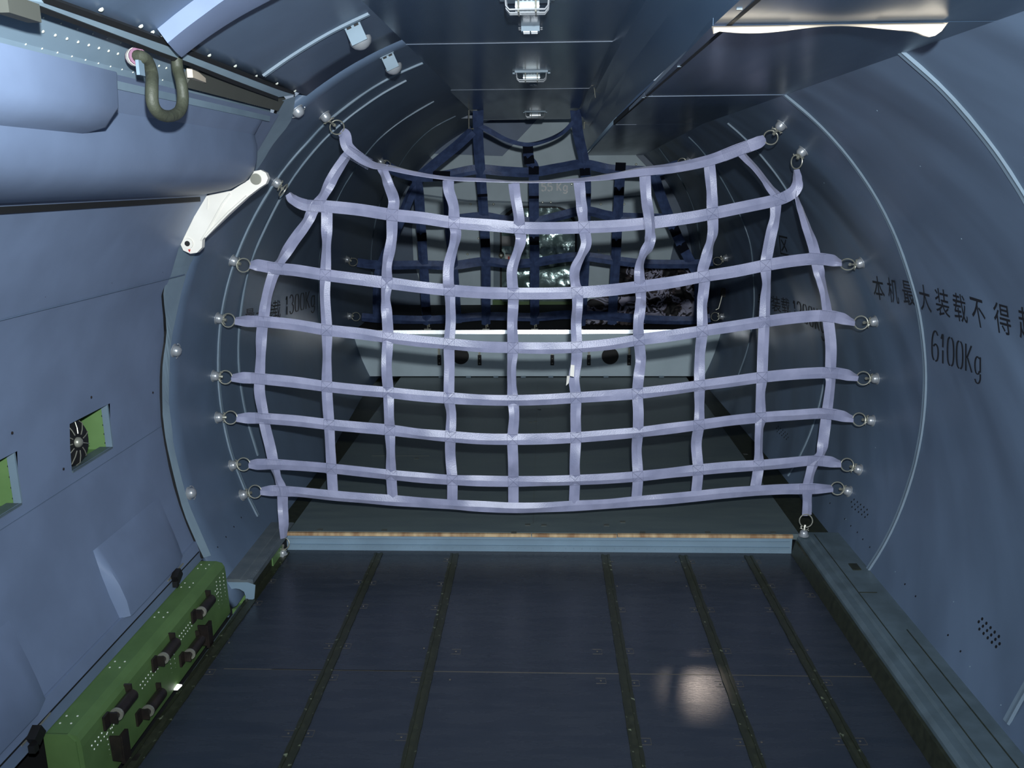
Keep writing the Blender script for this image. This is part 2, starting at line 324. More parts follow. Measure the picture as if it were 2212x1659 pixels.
# door side of the floor: edge rail and deep gap
mb = MB()
for i in range(60):
    pass
tr_specs = [(821, 615, 1659, 'leftmost floor track across the lower floor panels'), (984, 878, 1659, 'second floor track from the left, ending at the step'),
            (1306, 1381, 1659, 'middle floor track, just right of the wide centre panel'), (1471, 1641, 1659, 'second floor track from the right sill'), (1610, 1866, 1659, 'rightmost floor track beside the right sill')]
def track(name, xa, ya, xb, yb, lab, W=.034, z=ZF):
    d = Vector((xb-xa, yb-ya, 0)); L = d.length; d.normalize(); n = Vector((-d.y, d.x, 0)); a = Vector((xa, ya, z)); t = empty(name, a, lab, 'floor track', 'floor tracks in the lower floor')
    def bar(o0, o1, h, m, nm, sc_=0):
        mb = MB(); k = 60 if sc_ else 1; rows = []
        for i in range(k+1):
            p = a+d*(L*i/k); e = (math.sin(i*2.1)*.0012 if sc_ else 0)
            rows.append([p+n*(o0+e), p+n*(o0+e)+Vector((0, 0, h)), p+n*(o1-e)+Vector((0, 0, h)), p+n*(o1-e)])
        mb.loft(rows, True, caps=True); return mb.build(nm, m, t)
    bar(-W/2, W/2, .002, 'olive', 'base'); bar(-W/2, -W/2+.010, .005, 'track', 'rail', 1); bar(W/2-.010, W/2, .005, 'track', 'rail', 1)
    return t
for xt, xb, yb, lab in tr_specs:
    A = atZ(xt, 1190, ZF); B = atZ(xb, 1659, ZF); A.y = YS-.03; d = (B-A)/(A.y-B.y); B2 = A+d*(A.y-.9); track('floor_track', A.x, A.y, B2.x, B2.y, 'dark olive '+lab)
et = track('floor_track', -1.062, YS-.03, -1.085, .9, 'dark olive edge track along the left border of the lower floor, beside the green beam', W=.04)

# ------------------------------------------------------------------ shelf and rear bulkhead
ZS, YB = -1.06, 6.09
mb = MB(); cx, R = hcx(YB), hR(YB); L = []
for z in [ZS-.014-i*.04 for i in range(9)]:
    z = max(z, ZR-.03); h = math.sqrt(R*R-(z-CZ)**2); L.append((cx-h, z, cx+h))
    if z == ZR-.03: break
mb.add([(l, YB, z) for l, z, r in L]+[(r, YB, z) for l, z, r in L], [(i, i+1, len(L)+i+1, len(L)+i) for i in range(len(L)-1)])
shelf = empty('rear_shelf', (0, YB, ZR), 'raised rear shelf with grey front panel, black mat and bright metal lip', 'shelf')
mb.build('front_panel', 'bulk', shelf)
MB().box((cx, (YB+YK)/2, ZS-.01), (2.66, YK-YB-.14, .018)).build('top', 'carpet', shelf)
mb = MB().box((-.04, YB-.010, ZS-.005), (2.50, .012, .028), Matrix.Rotation(math.radians(-11.5), 3, 'X'))
mb.build('lip', 'lip', shelf)
for px, r in ((995, 18.5), (1318, 18.5)):
    p = atY(px, 769, YB-.004); mb = MB(); mb.lathe([(r/F*YB, 0), (r/F*YB, .003)], p, (0, -1, 0), 32); label(mb.build('hole', 'black', shelf), 'round black lightening hole')
for px in (949, 1036, 1193, 1272, 1359):
    p = atY(px, 778, YB-.006); mb = MB().box(p, (.026, .01, .075)).box(p+Vector((0, -.004, .065)), (.016, .008, .05), mi=1)
    mb.rivet(p+Vector((0, -.005, -.022)), (0, -1, 0), .006, 1).rivet(p+Vector((0, -.005, .012)), (0, -1, 0), .005, 1)
    mb.build('bracket', ['black', 'steel'], shelf)
for i in range(9): MB().box((-.75+i*.2, YB-.01, ZR+.002), (.035, .02, .012)).build('floor_angle', 'frame', shelf)
# bulkhead
po = [(905, 700), (915, 640), (893, 560), (890, 490), (912, 400), (940, 350), (925, 335), (1003, 250), (1330, 250), (1375, 337), (1408, 372), (1440, 450), (1457, 520), (1445, 575), (1425, 640), (1420, 700)]
P = [atY(x, y, YK) for x, y in po]; mb = MB(); mb.prism(P, (0, .02, 0)); wb = mb.build('wall_back', 'bulk', kind='structure')
MB().box((0, YK+.04, CZ), (3.2, .02, 3.2)).build('wall_back.001', 'hull', kind='structure')
pl = [(1003, 252), (1166, 252), (1085, 337), (938, 332)]
mb = MB().prism([atY(x, y, YK-.03) for x, y in pl], (0, .02, 0)); mb.build('blue_plate', 'bulkd', wb)
mb = MB()
for px, py in ((1017, 441), (1066, 441), (1298, 441), (1348, 441), (934, 362), (1374, 355), (1293, 541), (1014, 560), (1034, 515), (1235, 398), (1010, 549), (1172, 437), (1190, 437)): mb.rivet(atY(px, py, YK), (0, -1, 0), .012, 0)
mb.build('fasteners', 'rivet', wb)
# crease line and small patches on bulkhead
mb = MB().add([atY(x, y, YK-.002) for x, y in ((905, 418), (1010, 432), (1200, 437), (1400, 420), (1400, 424), (1200, 441), (1010, 436), (905, 422))], [(0, 1, 6, 7), (1, 2, 5, 6), (2, 3, 4, 5)]); mb.build('joint', 'frame', wb)
# escape hatch with film
def rr(x0, y0, x1, y1, r, rb, Y, n=6):
    out = []
    for cx_, cy_, rad, a0 in ((x0+r, y0+r, r, 180), (x1-r, y0+r, r, 270), (x1-rb, y1-rb, rb, 0), (x0+rb, y1-rb, rb, 90)):
        for i in range(n+1): t = math.radians(a0+90*i/n); out.append(atY(cx_+rad*math.cos(t), cy_+rad*math.sin(t), Y))
    return out
hatch = empty('escape_hatch', atY(1160, 655, YK), 'grey green rear hatch covered in clear glossy film, low in the bulkhead', 'hatch')
MB().prism(rr(1066, 444, 1250, 660, 55, 4, YK-.022), (0, .02, 0)).build('surround', 'frame', hatch)
MB().prism(rr(1080, 446, 1246, 658, 48, 10, YK-.030), (0, .008, 0)).build('seal', 'black', hatch)
mb = MB(); nx, ny = 28, 36; rows = []
for j in range(ny+1):
    row = []
    for i in range(nx+1):
        u, v = i/nx*2-1, j/ny; hw = 79 if v > .22 else 79-38*(1-v/.22)**2
        px, py = 1163+u*hw, 449+v*202; b = .012*noise.noise(Vector((px*.03, py*.03, 3)))+.006*noise.noise(Vector((px*.09, py*.07, 9)))
        row.append(atY(px, py, YK-.045-b))
    rows.append(row)
mb.loft(rows); mb.build('film', 'foil', hatch, smooth=True)
MB().prism([atY(x, y, YK-.04) for x, y in ((1064, 648), (1246, 652), (1246, 662), (1064, 660))], (0, .01, 0)).build('sill', 'green', hatch)
MB().prism([atY(x, y, YK-.062) for x, y in ((1084, 510), (1126, 510), (1126, 532), (1084, 532))], (0, .004, 0)).build('sticker', mat('grey_sticker', S(150, 150, 150), .6), hatch)
mb = MB().lathe([(.024, 0), (.024, .02), (.01, .03)], atY(1083, 551, YK-.06), (0, -1, 0), 14); mb.build('latch', 'steel', hatch)
MB().box(atY(1098, 554, YK-.07), (.05, .006, .04)).box(atY(1099, 557, YK-.074), (.014, .004, .024), mi=1).build('tag', ['white', 'red'], hatch)
for px, py in ((1110, 455), (1200, 452)): pass

# ------------------------------------------------------------------ webbing
def ribbon(mb, P, W, tilt=None, k=7, fold=.17, wave=0, ph=0, thick=.0022, mi=0, N=Vector((0, -1, 0)), ends=(1, 1)):
    C = catmull(P, k); n = len(C); rows = []; L = 0
    T = []
    if tilt is not None: TL = [tilt[0]]; 
    for i in range(n):
        t = C[min(i+1, n-1)]-C[max(i-1, 0)]; t.normalize()
        tv = 0
        if tilt is not None:
            u = i/k; j = min(int(u), len(tilt)-2) if len(tilt) > 1 else 0; f = u-j; f = f*f*(3-2*f)
            tv = tilt[j]*(1-f)+tilt[min(j+1, len(tilt)-1)]*f
        side = t.cross(N).normalized(); nn = side.cross(t).normalized(); c, s = math.cos(math.radians(tv)), math.sin(math.radians(tv))
        sd = side*c+nn*s; nr = nn*c-side*s
        if nr.dot(N) < 0 and abs(tv) < 90: nr = -nr
        e0, e1 = min(1, i/(k*.8)), min(1, (n-1-i)/(k*.8)); Wi = W*(ends[0]+(1-ends[0])*e0)*(ends[1]+(1-ends[1])*e1)
        h = Wi/2; p = C[i]; fo = W*fold*nr*(.75+.45*math.sin(ph*1.3+i*.16)+.2*math.sin(i*.37+ph))
        c_ = sd*(W*.10*math.sin(ph*2.1+i*.05)); rows.append([p-sd*h, p-sd*h*.5+c_*.5+fo*.5, p+c_+fo, p+sd*h*.5+c_*.5+fo*.5, p+sd*h, p+sd*h-nr*thick, p+c_+fo-nr*thick, p-sd*h-nr*thick])
    mb.loft(rows, True, mi, caps=True); return C
def stitch(mb, p, d, W, mi=1, dense=0, N=Vector((0, -1, 0))):
    d = d.normalized(); s = d.cross(N).normalized(); o = N*.0042; h = W*.46
    def seg(a, b): mb.tube([p+d*a[0]+s*a[1]+o, p+d*b[0]+s*b[1]+o], .0005, 3, mi)
    if dense:
        n = int(dense*2/.0045)
        for i in range(n):
            x = -dense+i*.0045; seg((x, -h), (x+.003, h))
        seg((-dense, -h), (dense, -h)); seg((-dense, h), (dense, h)); return
    for a, b in (((-h, -h), (h, -h)), ((h, -h), (h, h)), ((h, h), (-h, h)), ((-h, h), (-h, -h)), ((-h, -h), (h, h)), ((-h, h), (h, -h))): seg(a, b)
def nY(px, py):
    t = (px-480)/1400; y = 3.22+.12*t-.055*math.sin(math.pi*min(max(t, 0), 1))*(.4+.6*min(1, max(0, (py-250)/500)))
    return y-(.03 if py > 1120 and px < 900 else 0)-(.045 if py > 1080 and px > 1500 else 0)
W1 = .0445
def net3(l, dy=0): return [atY(x, y, nY(x, y)+dy) for x, y in l]
HOR = [
 [(736,284),(745,293),(751,317),(775,338),(806,356),(838,361),(891,373),(971,386),(1040,390),(1109,392),(1166,392),(1251,388),(1325,380),(1389,370),(1458,362),(1532,346),(1596,323),(1635,309),(1652,300)],
 [(623,419),(634,431),(661,443),(706,446),(775,453),(846,464),(912,471),(981,481),(1064,487),(1121,492),(1190,493),(1262,491),(1330,488),(1401,482),(1484,471),(1540,461),(1608,447),(1674,433),(1705,421),(1720,406),(1722,386),(1720,366)],
 [(540,572),(560,573),(597,580),(639,584),(703,594),(772,603),(836,611),(904,620),(971,627),(1040,632),(1109,634),(1180,634),(1247,632),(1315,627),(1383,619),(1450,610),(1521,597),(1590,586),(1654,573),(1710,564),(1761,559),(1795,562),(1818,568)],
 [(508,693),(540,694),(571,695),(639,702),(706,713),(778,721),(838,729),(905,737),(973,743),(1040,749),(1108,751),(1180,752),(1245,750),(1315,744),(1381,734),(1450,725),(1517,715),(1585,705),(1651,695),(1720,686),(1779,682),(1815,687),(1846,697)],
 [(501,816),(530,816),(559,818),(631,825),(706,835),(770,842),(838,848),(905,855),(973,860),(1040,864),(1108,865),(1180,863),(1245,859),(1310,855),(1377,850),(1445,842),(1511,833),(1580,824),(1646,815),(1720,808),(1790,805),(1825,809),(1852,816)],
 [(511,903),(540,903),(571,904),(639,909),(710,917),(775,923),(842,929),(905,937),(973,943),(1040,948),(1107,949),(1175,948),(1244,945),(1310,940),(1378,934),(1445,926),(1510,918),(1575,909),(1643,902),(1710,897),(1779,893),(1815,898),(1843,905)],
 [(538,1003),(560,1003),(591,1003),(655,1007),(714,1012),(780,1019),(847,1026),(910,1032),(977,1037),(1040,1039),(1109,1040),(1175,1039),(1242,1037),(1310,1034),(1378,1029),(1445,1022),(1508,1015),(1575,1009),(1639,1005),(1700,1000),(1755,995),(1789,997),(1816,1002)],
 [(563,1061),(590,1060),(611,1061),(647,1063),(724,1071),(785,1076),(849,1081),(915,1086),(977,1090),(1040,1094),(1109,1097),(1175,1096),(1238,1093),(1310,1089),(1378,1083),(1440,1078),(1502,1072),(1570,1065),(1636,1060),(1690,1057),(1746,1056),(1798,1055)],
]
VER = [
 [(751,333),(743,345),(722,378),(698,423),(676,455),(663,481),(634,521),(605,566),(597,579),(587,603),(576,643),(569,690),(565,723),(563,771),(561,816),(561,850),(569,895),(573,922),(583,962),(591,1000),(599,1029),(609,1059),(611,1097),(613,1130),(613,1162)],
 [(706,448),(706,485),(705,530),(703,594),(702,640),(706,712),(706,770),(706,834),(708,875),(711,917),(713,960),(716,1012),(719,1060)],
 [(826,361),(832,376),(841,399),(849,433),(847,466),(844,518),(838,571),(836,610),(834,645),(838,686),(838,729),(837,790),(839,848),(842,895),(842,929),(845,975),(845,1026),(848,1074)],
 [(968,389),(971,412),(981,444),(981,481),(984,505),(981,531),(971,571),(970,608),(971,627),(972,659),(972,699),(970,743),(970,792),(970,859),(974,898),(973,943),(972,985),(977,1037),(977,1082)],
 [(1110,396),(1114,426),(1121,465),(1122,492),(1125,518),(1118,545),(1107,579),(1107,611),(1109,634),(1108,664),(1107,700),(1108,751),(1105,792),(1105,831),(1108,865),(1111,898),(1107,949),(1109,995),(1109,1039),(1109,1088)],
 [(1251,392),(1255,431),(1260,473),(1262,495),(1266,526),(1255,553),(1242,582),(1243,611),(1247,632),(1247,664),(1245,700),(1246,751),(1245,786),(1240,818),(1244,859),(1243,900),(1244,945),(1241,1000),(1242,1037),(1240,1086)],
 [(1393,374),(1397,426),(1401,465),(1403,500),(1402,526),(1389,556),(1380,585),(1383,619),(1386,646),(1382,664),(1378,697),(1380,733),(1384,765),(1385,785),(1379,812),(1377,850),(1378,890),(1378,934),(1376,975),(1378,1029),(1375,1076)],
 [(1532,350),(1536,412),(1539,460),(1541,500),(1535,526),(1524,558),(1518,585),(1522,602),(1522,630),(1518,661),(1517,715),(1513,769),(1511,833),(1512,880),(1510,918),(1506,962),(1508,1015),(1504,1064)],
 [(1676,438),(1674,471),(1666,505),(1659,541),(1654,573),(1656,612),(1653,648),(1651,695),(1648,757),(1646,816),(1643,853),(1643,902),(1640,931),(1639,975),(1639,1005),(1635,1033),(1631,1056)],
 [(1597,325),(1610,341),(1630,361),(1649,385),(1664,407),(1684,430)],
 [(1722,412),(1722,430),(1731,457),(1743,493),(1756,529),(1763,561),(1768,582),(1773,604),(1780,632),(1786,665),(1790,699),(1795,748),(1794,806),(1794,831),(1786,893),(1779,947),(1773,980),(1758,1000),(1749,1027),(1744,1056),(1744,1088),(1743,1113)],
]
net = empty('cargo_net', (0, 3.25, ZR), 'large lavender grey webbing cargo net stretched across the hold in front of the step', 'cargo net')
tH = {0: [0, 10, 25, 40, 60, 66, 72, 80, 84, 84, 82, 74, 62, 45, 38, 30, 10, 0, 0], 1: [55, 45, 20]+[0]*15+[10, 30, 62, 68, 60]}
crossing = {}
for k, l in enumerate(HOR):
    mb = MB(); P = net3(l); t = tH.get(k) or [35]+[12, 0]+[random.uniform(-10, 10) for _ in l[3:-2]]+[10, 45]
    ribbon(mb, P, W1, t, ph=k*1.7, ends=(.7, .7)); so = mb.build('horizontal_strap', 'strap', net, smooth=True)
    for v in VER:      # stitched boxes at the crossings
        best = None
        for i in range(len(v)-1):
            for j in range(len(l)-1):
                a, b, c, d = Vector(v[i]), Vector(v[i+1]), Vector(l[j]), Vector(l[j+1]); r1, r2 = b-a, d-c; den = r1.x*r2.y-r1.y*r2.x
                if abs(den) < 1e-6: continue
                s_ = ((c-a).x*r2.y-(c-a).y*r2.x)/den; u_ = ((c-a).x*r1.y-(c-a).y*r1.x)/den
                if -.05 <= s_ <= 1.05 and -.05 <= u_ <= 1.05: best = (c+r2*u_, r2)
        if best and not (k == 0 and 860 < best[0].x < 1330):
            q, r2 = best; dense = .033 if (v is VER[0] or v is VER[10]) and k > 0 and not (v is VER[10] and k == 1) else 0
            p = atY(q.x, q.y, nY(q.x, q.y)-.004); p2 = atY(q.x+r2.x, q.y+r2.y, nY(q.x, q.y)-.004); mb = MB(); stitch(mb, p, p2-p, W1, dense=dense, mi=0); mb.build('cross_stitch', 'thread', so)
    if k == 0:
        for q, d2 in (((775, 341), (806, 359)), ((1590, 326), (1625, 312))):
            p = atY(*q, nY(*q)-.006); p2 = atY(*d2, nY(*q)-.006); mb = MB(); stitch(mb, p, p2-p, W1, dense=.05, mi=0); mb.build('cross_stitch', 'thread', so)
for k, l in enumerate(VER):
    mb = MB(); P = net3(l, .004); t = []; hs = [Vector(p) for p in l]
    for i, (x, y) in enumerate(l):
        near = min(min(abs(y-q[1]) + .3*abs(x-q[0]) for q in h) for h in HOR)
        t.append(random.choice((-1, 1))*(0 if near < 14 else random.uniform(10, 34)))
        if near >= 14 and 2 <= k <= 7: P[i].y += random.choice((-1, 1))*random.uniform(.008, .022)
    if k == 9: t = [30, 45, 50, 50, 40, 20]
    if k == 0: t[0:3] = [60, 45, 30]; t[9:11] = [35, 45]; t[-2:] = [40, 55]
    if k == 10: t[0:4] = [65, 60, 45, 30]
    if 3 <= k <= 6: t[5] = random.choice((38, 44)); t[6] = 20
    ribbon(mb, P, W1*(.93 if k not in (9,) else .9), t, k=8, ph=k*2.3, fold=.16, ends=(1, .75 if k in (0,) else 1))
    mb.build('vertical_strap', 'strap', net, smooth=True)
# little care tag on the net
mb = MB(); mb.add([atY(x, y, 3.14-.002*i) for i, (x, y) in enumerate(((1233, 788), (1241, 789), (1240, 814), (1231, 812), (1228, 828), (1223, 833), (1225, 812)))], [(0, 1, 2, 3), (3, 4, 5, 6)]); o = mb.build('care_tag', 'white', net); solid(o, .0015); label(o, 'small white fabric tag')

def ringpart(parent, px, py, Y, R=.026, sq=0, rot=0, m='steel', r=.0025, name='ring'):
    c = atY(px, py, Y); u = Vector((math.cos(rot), 0, math.sin(rot))); v = Vector((-math.sin(rot)*math.cos(sq), math.sin(sq), math.cos(rot)*math.cos(sq)))
    mb = MB(); mb.tube([c+(u*math.cos(t)+v*math.sin(t))*R for t in [2*math.pi*i/28 for i in range(28)]], r, 8, closed=True); mb.build(name, m, parent, smooth=True); return c
def fitting(px, py, rx, ry, Y, lab, group, parent=None, scale=1, bolt=True, surf=None):
    w_ = surf if surf is not None else onhull(px, py); nrm = Vector((hcx(w_.y)-w_.x, 0, CZ-w_.z)).normalized() if surf is None else Vector((0, 0, 1))
    e = empty('wall_fitting' if surf is None else 'floor_fitting', w_, lab, 'tie-down fitting', group)
    s = scale; mb = MB(); mb.lathe([(.024*s, -.002), (.024*s, .002), (.019*s, .004), (.019*s, .010*s), (.0175*s, .018*s), (.012*s, .024*s), (.004*s, .026*s)], w_, nrm, 20); mb.build('cup', 'chrome', e, smooth=True)
    if bolt:
        c = atY(rx, ry, Y); top = w_+nrm*.022*s; d = (c-top); L = max(d.length-.024*s, .012); d.normalize()
        mb = MB(); mb.tube([top, top+d*L], .0042*s, 8); mb.tube([top+d*(L-.004), top+d*(L+.005)], .006*s, 8); eb = mb.build('eye_bolt', 'steel', e, smooth=True)
        q = d.cross(Vector((0, 1, 0))).normalized(); mb = MB(); b = top+d*.006
        for sg in (-1, 1):
            mb.tube([b, b+q*sg*.011*s, b+q*sg*.016*s+d*.004, b+q*sg*.021*s-d*.002], [.004*s, .003*s, .003*s, .002*s], 6); mb.tube([b+q*sg*.014*s, b+q*sg*.018*s+d*.009], [.0025*s, .0015*s], 6)
        mb.lathe([(.007*s, -.004), (.007*s, .004)], b, d, 10); mb.build('wing_nut', 'steel', eb, smooth=True)
    return e
ordl = ['topmost', 'second', 'third', 'fourth', 'fifth', 'sixth', 'seventh', 'lowest']
FL = [(700,248,728,275),(594,392,612,411),(500,562,526,573),(468,687,493,692),(460,812,487,815),(468,902,498,902),(499,1006,526,1003),(522,1070,551,1062)]
FR = [(1690,268,1665,297),(1736,325,1721,349),(1862,567,1831,571),(1892,694,1860,697),(1895,818,1865,817),(1886,909,1856,906),(1858,1015,1830,1004),(1835,1062,1809,1055)]
for side, L_ in (('left', FL), ('right', FR)):
    for i, (x, y, rx, ry) in enumerate(L_):
        Yr = nY(rx, ry); fitting(x, y, rx, ry, Yr, 'steel ball-shaped tie-down fitting holding the cargo net to the %s wall, %s in that column' % (side, ordl[i]), 'wall fittings holding the lavender cargo net')
        sq = {('left', 1): 1.15, ('right', 1): 1.0, ('right', 2): .75}.get((side, i), .25); ringpart(net, rx, ry, Yr, sq=sq, rot=random.uniform(-.3, .3) if i != 1 else (.85 if side == 'left' else 1.57))
ringpart(net, 612, 1174, 3.20, R=.024, sq=.3); ringpart(net, 1741, 1125, 3.26, R=.026, sq=.2)
fitting(611, 1197, 612, 1172, 3.18, 'steel fitting anchoring the lower left corner strap to the floor edge', None, surf=atZ(611, 1198, ZF+.004), scale=.8)
fitting(1736, 1156, 1741, 1126, 3.255, 'steel fitting anchoring the lower right corner strap at the step', None, surf=atZ(1736, 1156, ZR+.004), scale=.85)
for (x, y), lab in (((375, 757), 'bare steel tie-down stud on the left wall beside the door frame, higher of two'), ((408, 1066), 'bare steel tie-down stud on the left wall beside the door frame, lower of two'), ((640, 236), 'bare steel tie-down stud at the upper corner of the door frame')):
    e = fitting(x, y, 0, 0, 0, lab, None, bolt=False); w_ = Vector(e.location); nrm = Vector((hcx(w_.y)-w_.x, 0, CZ-w_.z)).normalized()
    mb = MB(); mb.tube([w_+nrm*.012+(Vector((0, 1, 0))*math.cos(t)+nrm.cross(Vector((0, 1, 0)))*math.sin(t))*.025 for t in [math.pi*i/8-1.6 for i in range(9)]], .002, 6); mb.build('latch_rim', 'chrome', e)
# overhead left fittings with bracket plate
for (x, y), lab, s in (((766, 58), 'steel overhead fitting with slotted bracket plate on the left crown, nearer one', 1.15), ((840, 122), 'steel overhead fitting with slotted bracket plate on the left crown, farther one', 1.1)):
    w_ = onhull(x, y); nrm = Vector((hcx(w_.y)-w_.x, 0, CZ-w_.z)).normalized(); tz = nrm.cross(Vector((0, 1, 0))).normalized(); R3 = Matrix((tz, Vector((0, 1, 0)), nrm)).transposed()
    e = empty('ceiling_fitting', w_, lab, 'tie-down fitting', 'overhead fittings on the left crown')
    q = w_+nrm*.030*s
    mb = MB(); mb.lathe([(.026*s, 0), (.026*s, .006), (.021*s, .016), (.012*s, .023), (.004, .026)], q, nrm, 20); mb.tube([w_, q], .012, 10); mb.build('cup', 'chrome', e, smooth=True)
    g = w_+Vector((0, -.028*s, 0)); mb = MB(); mb.box(g+nrm*.016*s, (.038*s, .004, .050*s), R3); mb.box(g-nrm*.004*s+Vector((0, -.004, 0)), (.044*s, .012*s, .012*s), R3)
    bp_ = mb.build('bracket_plate', 'frame', e); mb = MB()
    for dx in (-.009, .009): mb.box(g+nrm*.004*s+Vector((0, -.0025, 0))+tz*dx*s, (.011*s, .001, .005*s), R3)
    mb.build('slot', 'gap', bp_)

# ------------------------------------------------------------------ rear navy net
def bY(px, py): return 5.52+(py-237)/471*.74
def b3(l): return [atY(x, y, bY(x, y)) for x, y in l]
W2 = .066
bn = empty('restraint_net', (0, 6.2, ZS), 'dark navy webbing net hanging in front of the rear shelf', 'cargo net')
BV = [[(1033,237),(1033,300),(1037,360),(1042,420),(1046,480),(1049,540),(1050,600),(1050,660),(1050,700)],
 [(1140,312),(1141,330),(1143,346),(1153,362),(1153,400),(1154,480),(1155,560),(1155,640),(1155,700)],
 [(1243,237),(1249,290),(1262,350),(1266,400),(1265,450),(1265,520),(1262,600),(1258,660),(1255,702)],
 [(1341,352),(1338,400),(1334,480),(1330,560),(1325,640),(1322,700)],
 [(1412,376),(1430,430),(1450,480),(1470,525),(1495,572),(1508,600),(1510,650),(1508,690)],
 [(900,385),(905,420),(909,480),(913,540),(917,600),(920,660),(924,700)],
 [(903,395),(888,420),(868,468),(842,530),(824,572),(817,600),(815,650),(816,690)],
 [(968,385),(970,480),(978,560),(984,640),(988,698)]]
BH = [[(1030,268),(1060,285),(1100,304),(1140,312),(1180,303),(1215,286),(1240,262)],
 [(1022,282),(990,312),(950,345),(915,374),(898,386)],
 [(832,356),(860,372),(905,382),(960,379),(1030,366),(1090,370),(1150,372),(1210,362),(1262,355),(1320,366),(1380,369),(1415,371),(1466,356)],
 [(870,468),(905,475),(960,476),(1040,468),(1090,475),(1155,478),(1210,466),(1262,455),(1310,465),(1340,469),(1400,471),(1447,472)],
 [(772,567),(800,571),(850,573),(910,572),(980,573),(1045,565),(1100,570),(1155,567),(1210,558),(1262,554),(1330,563),(1400,570),(1500,570),(1540,565)],
 [(782,685),(830,689),(920,691),(985,688),(1050,683),(1155,685),(1220,680),(1300,682),(1400,690),(1500,692),(1534,687)]]
for k, l in enumerate(BV):
    mb = MB(); P = [p+Vector((0, -.003, 0)) for p in b3(l)]; ribbon(mb, P, W2, [random.uniform(-12, 12) for _ in l], fold=.3)
    o = mb.build('vertical_strap', ['navy', 'pad'], bn, smooth=True)
for k, l in enumerate(BH):
    mb = MB(); P = b3(l); t = [60]*len(l) if k == 0 else [random.uniform(-14, 14) for _ in l]; ribbon(mb, P, W2*(.75 if k == 0 else .95), t, fold=.35); mb.build('horizontal_strap', ['navy', 'pad'], bn, smooth=True)
for l, ys in ((BV[0], (422, 525)), (BV[1], (322, 345, 368, 426, 520)), (BV[2], (370, 421)), (BV[3], (360, 413, 525)), (BV[5], (512, 672)), (BV[4], (500, 535))):
    for y in ys:
        for i in range(len(l)-1):
            if l[i][1] <= y <= l[i+1][1]:
                f = (y-l[i][1])/(l[i+1][1]-l[i][1]); x = l[i][0]+f*(l[i+1][0]-l[i][0]); x2, y2 = l[i+1]; hh = 9 if y not in (422, 426, 421) else 3
                dv = Vector((x2-l[i][0], y2-l[i][1])).normalized()*hh
                mb = MB(); ribbon(mb, [atY(x-dv.x, y-dv.y, bY(x, y)-.030), atY(x+dv.x, y+dv.y, bY(x, y)-.030)], W2*1.0, None, k=2, fold=0, thick=.004); mb.build('sleeve', 'pad', bn)
for (x0, y0, x1, y1) in ((935, 380, 972, 381),):
    mb = MB(); ribbon(mb, [atY(x0, y0, 5.72), atY(x1, y1, 5.72)], W2, None, k=2, fold=0, thick=.016); mb.build('sleeve', 'pad', bn)
BF = [((747,560),(763,566),'left','upper'),((752,683),(769,684),'left','lower'),((1570,557),(1550,564),'right','upper'),((1562,684),(1545,684),'right','lower'),((820,347),(833,357),'left','topmost'),((1490,345),(1474,352),'right','topmost')]
for (a, b, sd, pos) in BF:
    p = onhull(*a); fitting(a[0], a[1], b[0], b[1], p.y, 'steel tie-down fitting for the navy net on the %s wall, %s one' % (sd, pos), 'wall fittings holding the navy net', scale=1.15)
    ringpart(bn, b[0]+0, b[1], p.y, R=.030, sq=.6 if 'u' in pos else .2, r=.0028)
for x in (924, 1050, 1155, 1252):
    p = atZ(x, 712, ZS); e = empty('shelf_hook', p, 'small steel hook on the rear shelf edge under the navy net, %s' % {924: 'leftmost', 1050: 'second from left', 1155: 'below the hatch', 1252: 'rightmost'}[x], 'hook', 'hooks on the rear shelf edge')
    mb = MB().box(p+Vector((0, 0, .004)), (.05, .03, .008)).tube([p, p+Vector((0, 0, .03)), p+Vector((.012, 0, .04)), p+Vector((.012, 0, .02))], .005, 6); mb.build('hook_body', 'steel', e)
# wire brackets at the ceiling end that carry the navy net
for k, (x, y) in enumerate(((1013, 243), (1262, 243))):
    p = atZ(x, 238, ZC); mb = MB(); q = atY(x, 278, p.y); mb.tube([p+Vector((.05 if k == 0 else -.05, 0, 0)), p, q, q+Vector((.03 if k == 0 else -.02, 0, 0))], .004, 6)
    tag(mb.build('net_bracket', 'steel'), 'thin steel bracket hanging from the ceiling beside the navy net, %s one' % ('left', 'right')[k], 'bracket')
# hook dangling from the right wall
p = onhull(1571, 635); p.x -= .03; mb = MB().box(p+Vector((-.0, 0, .01)), (.03, .03, .06), mi=0).tube([p+Vector((-.01, -.02, -.01)), p+Vector((-.02, -.02, -.06)), p+Vector((-.03, -.02, -.10)), p+Vector((-.05, -.02, -.11))], .004, 6, mi=1)
tag(mb.build('snap_hook', ['black', 'steel']), 'small black snap hook on the right wall between the two navy net fittings', 'hook')

# camouflage bundle on the shelf
def bundle(name, c, rx, ry, rz, lab, seed):
    bm = bmesh.new(); bmesh.ops.create_icosphere(bm, subdivisions=6, radius=1)
    for v in bm.verts:
        n_ = v.co.normalized(); k = 1+.22*noise.noise(n_*1.6+Vector((seed, 0, 0)))
        q = Vector((n_.x*rx*k, n_.y*ry*k, max(n_.z, -.25)*rz*k))
        w1 = noise.noise(Vector((q.x*14+noise.noise(q*6)*2.4, q.y*20, q.z*11+seed))); w2 = noise.noise(q*34+Vector((0, seed, 0)))
        q += n_*(.06*(1-abs(w1)*2.4)+.012*w2)*min(1, rz/.14); q.z = max(q.z, -.05)
        v.co = q+Vector(c)
    me = bpy.data.meshes.new(name); bm.to_mesh(me); bm.free(); me.materials.append(M['camo'])
    for p_ in me.polygons: p_.use_smooth = True
    o = bpy.data.objects.new(name, me); COL.objects.link(o); return tag(o, lab, 'cloth bundle')
bc = atZ(1420, 690, ZS); bc.y = 6.62
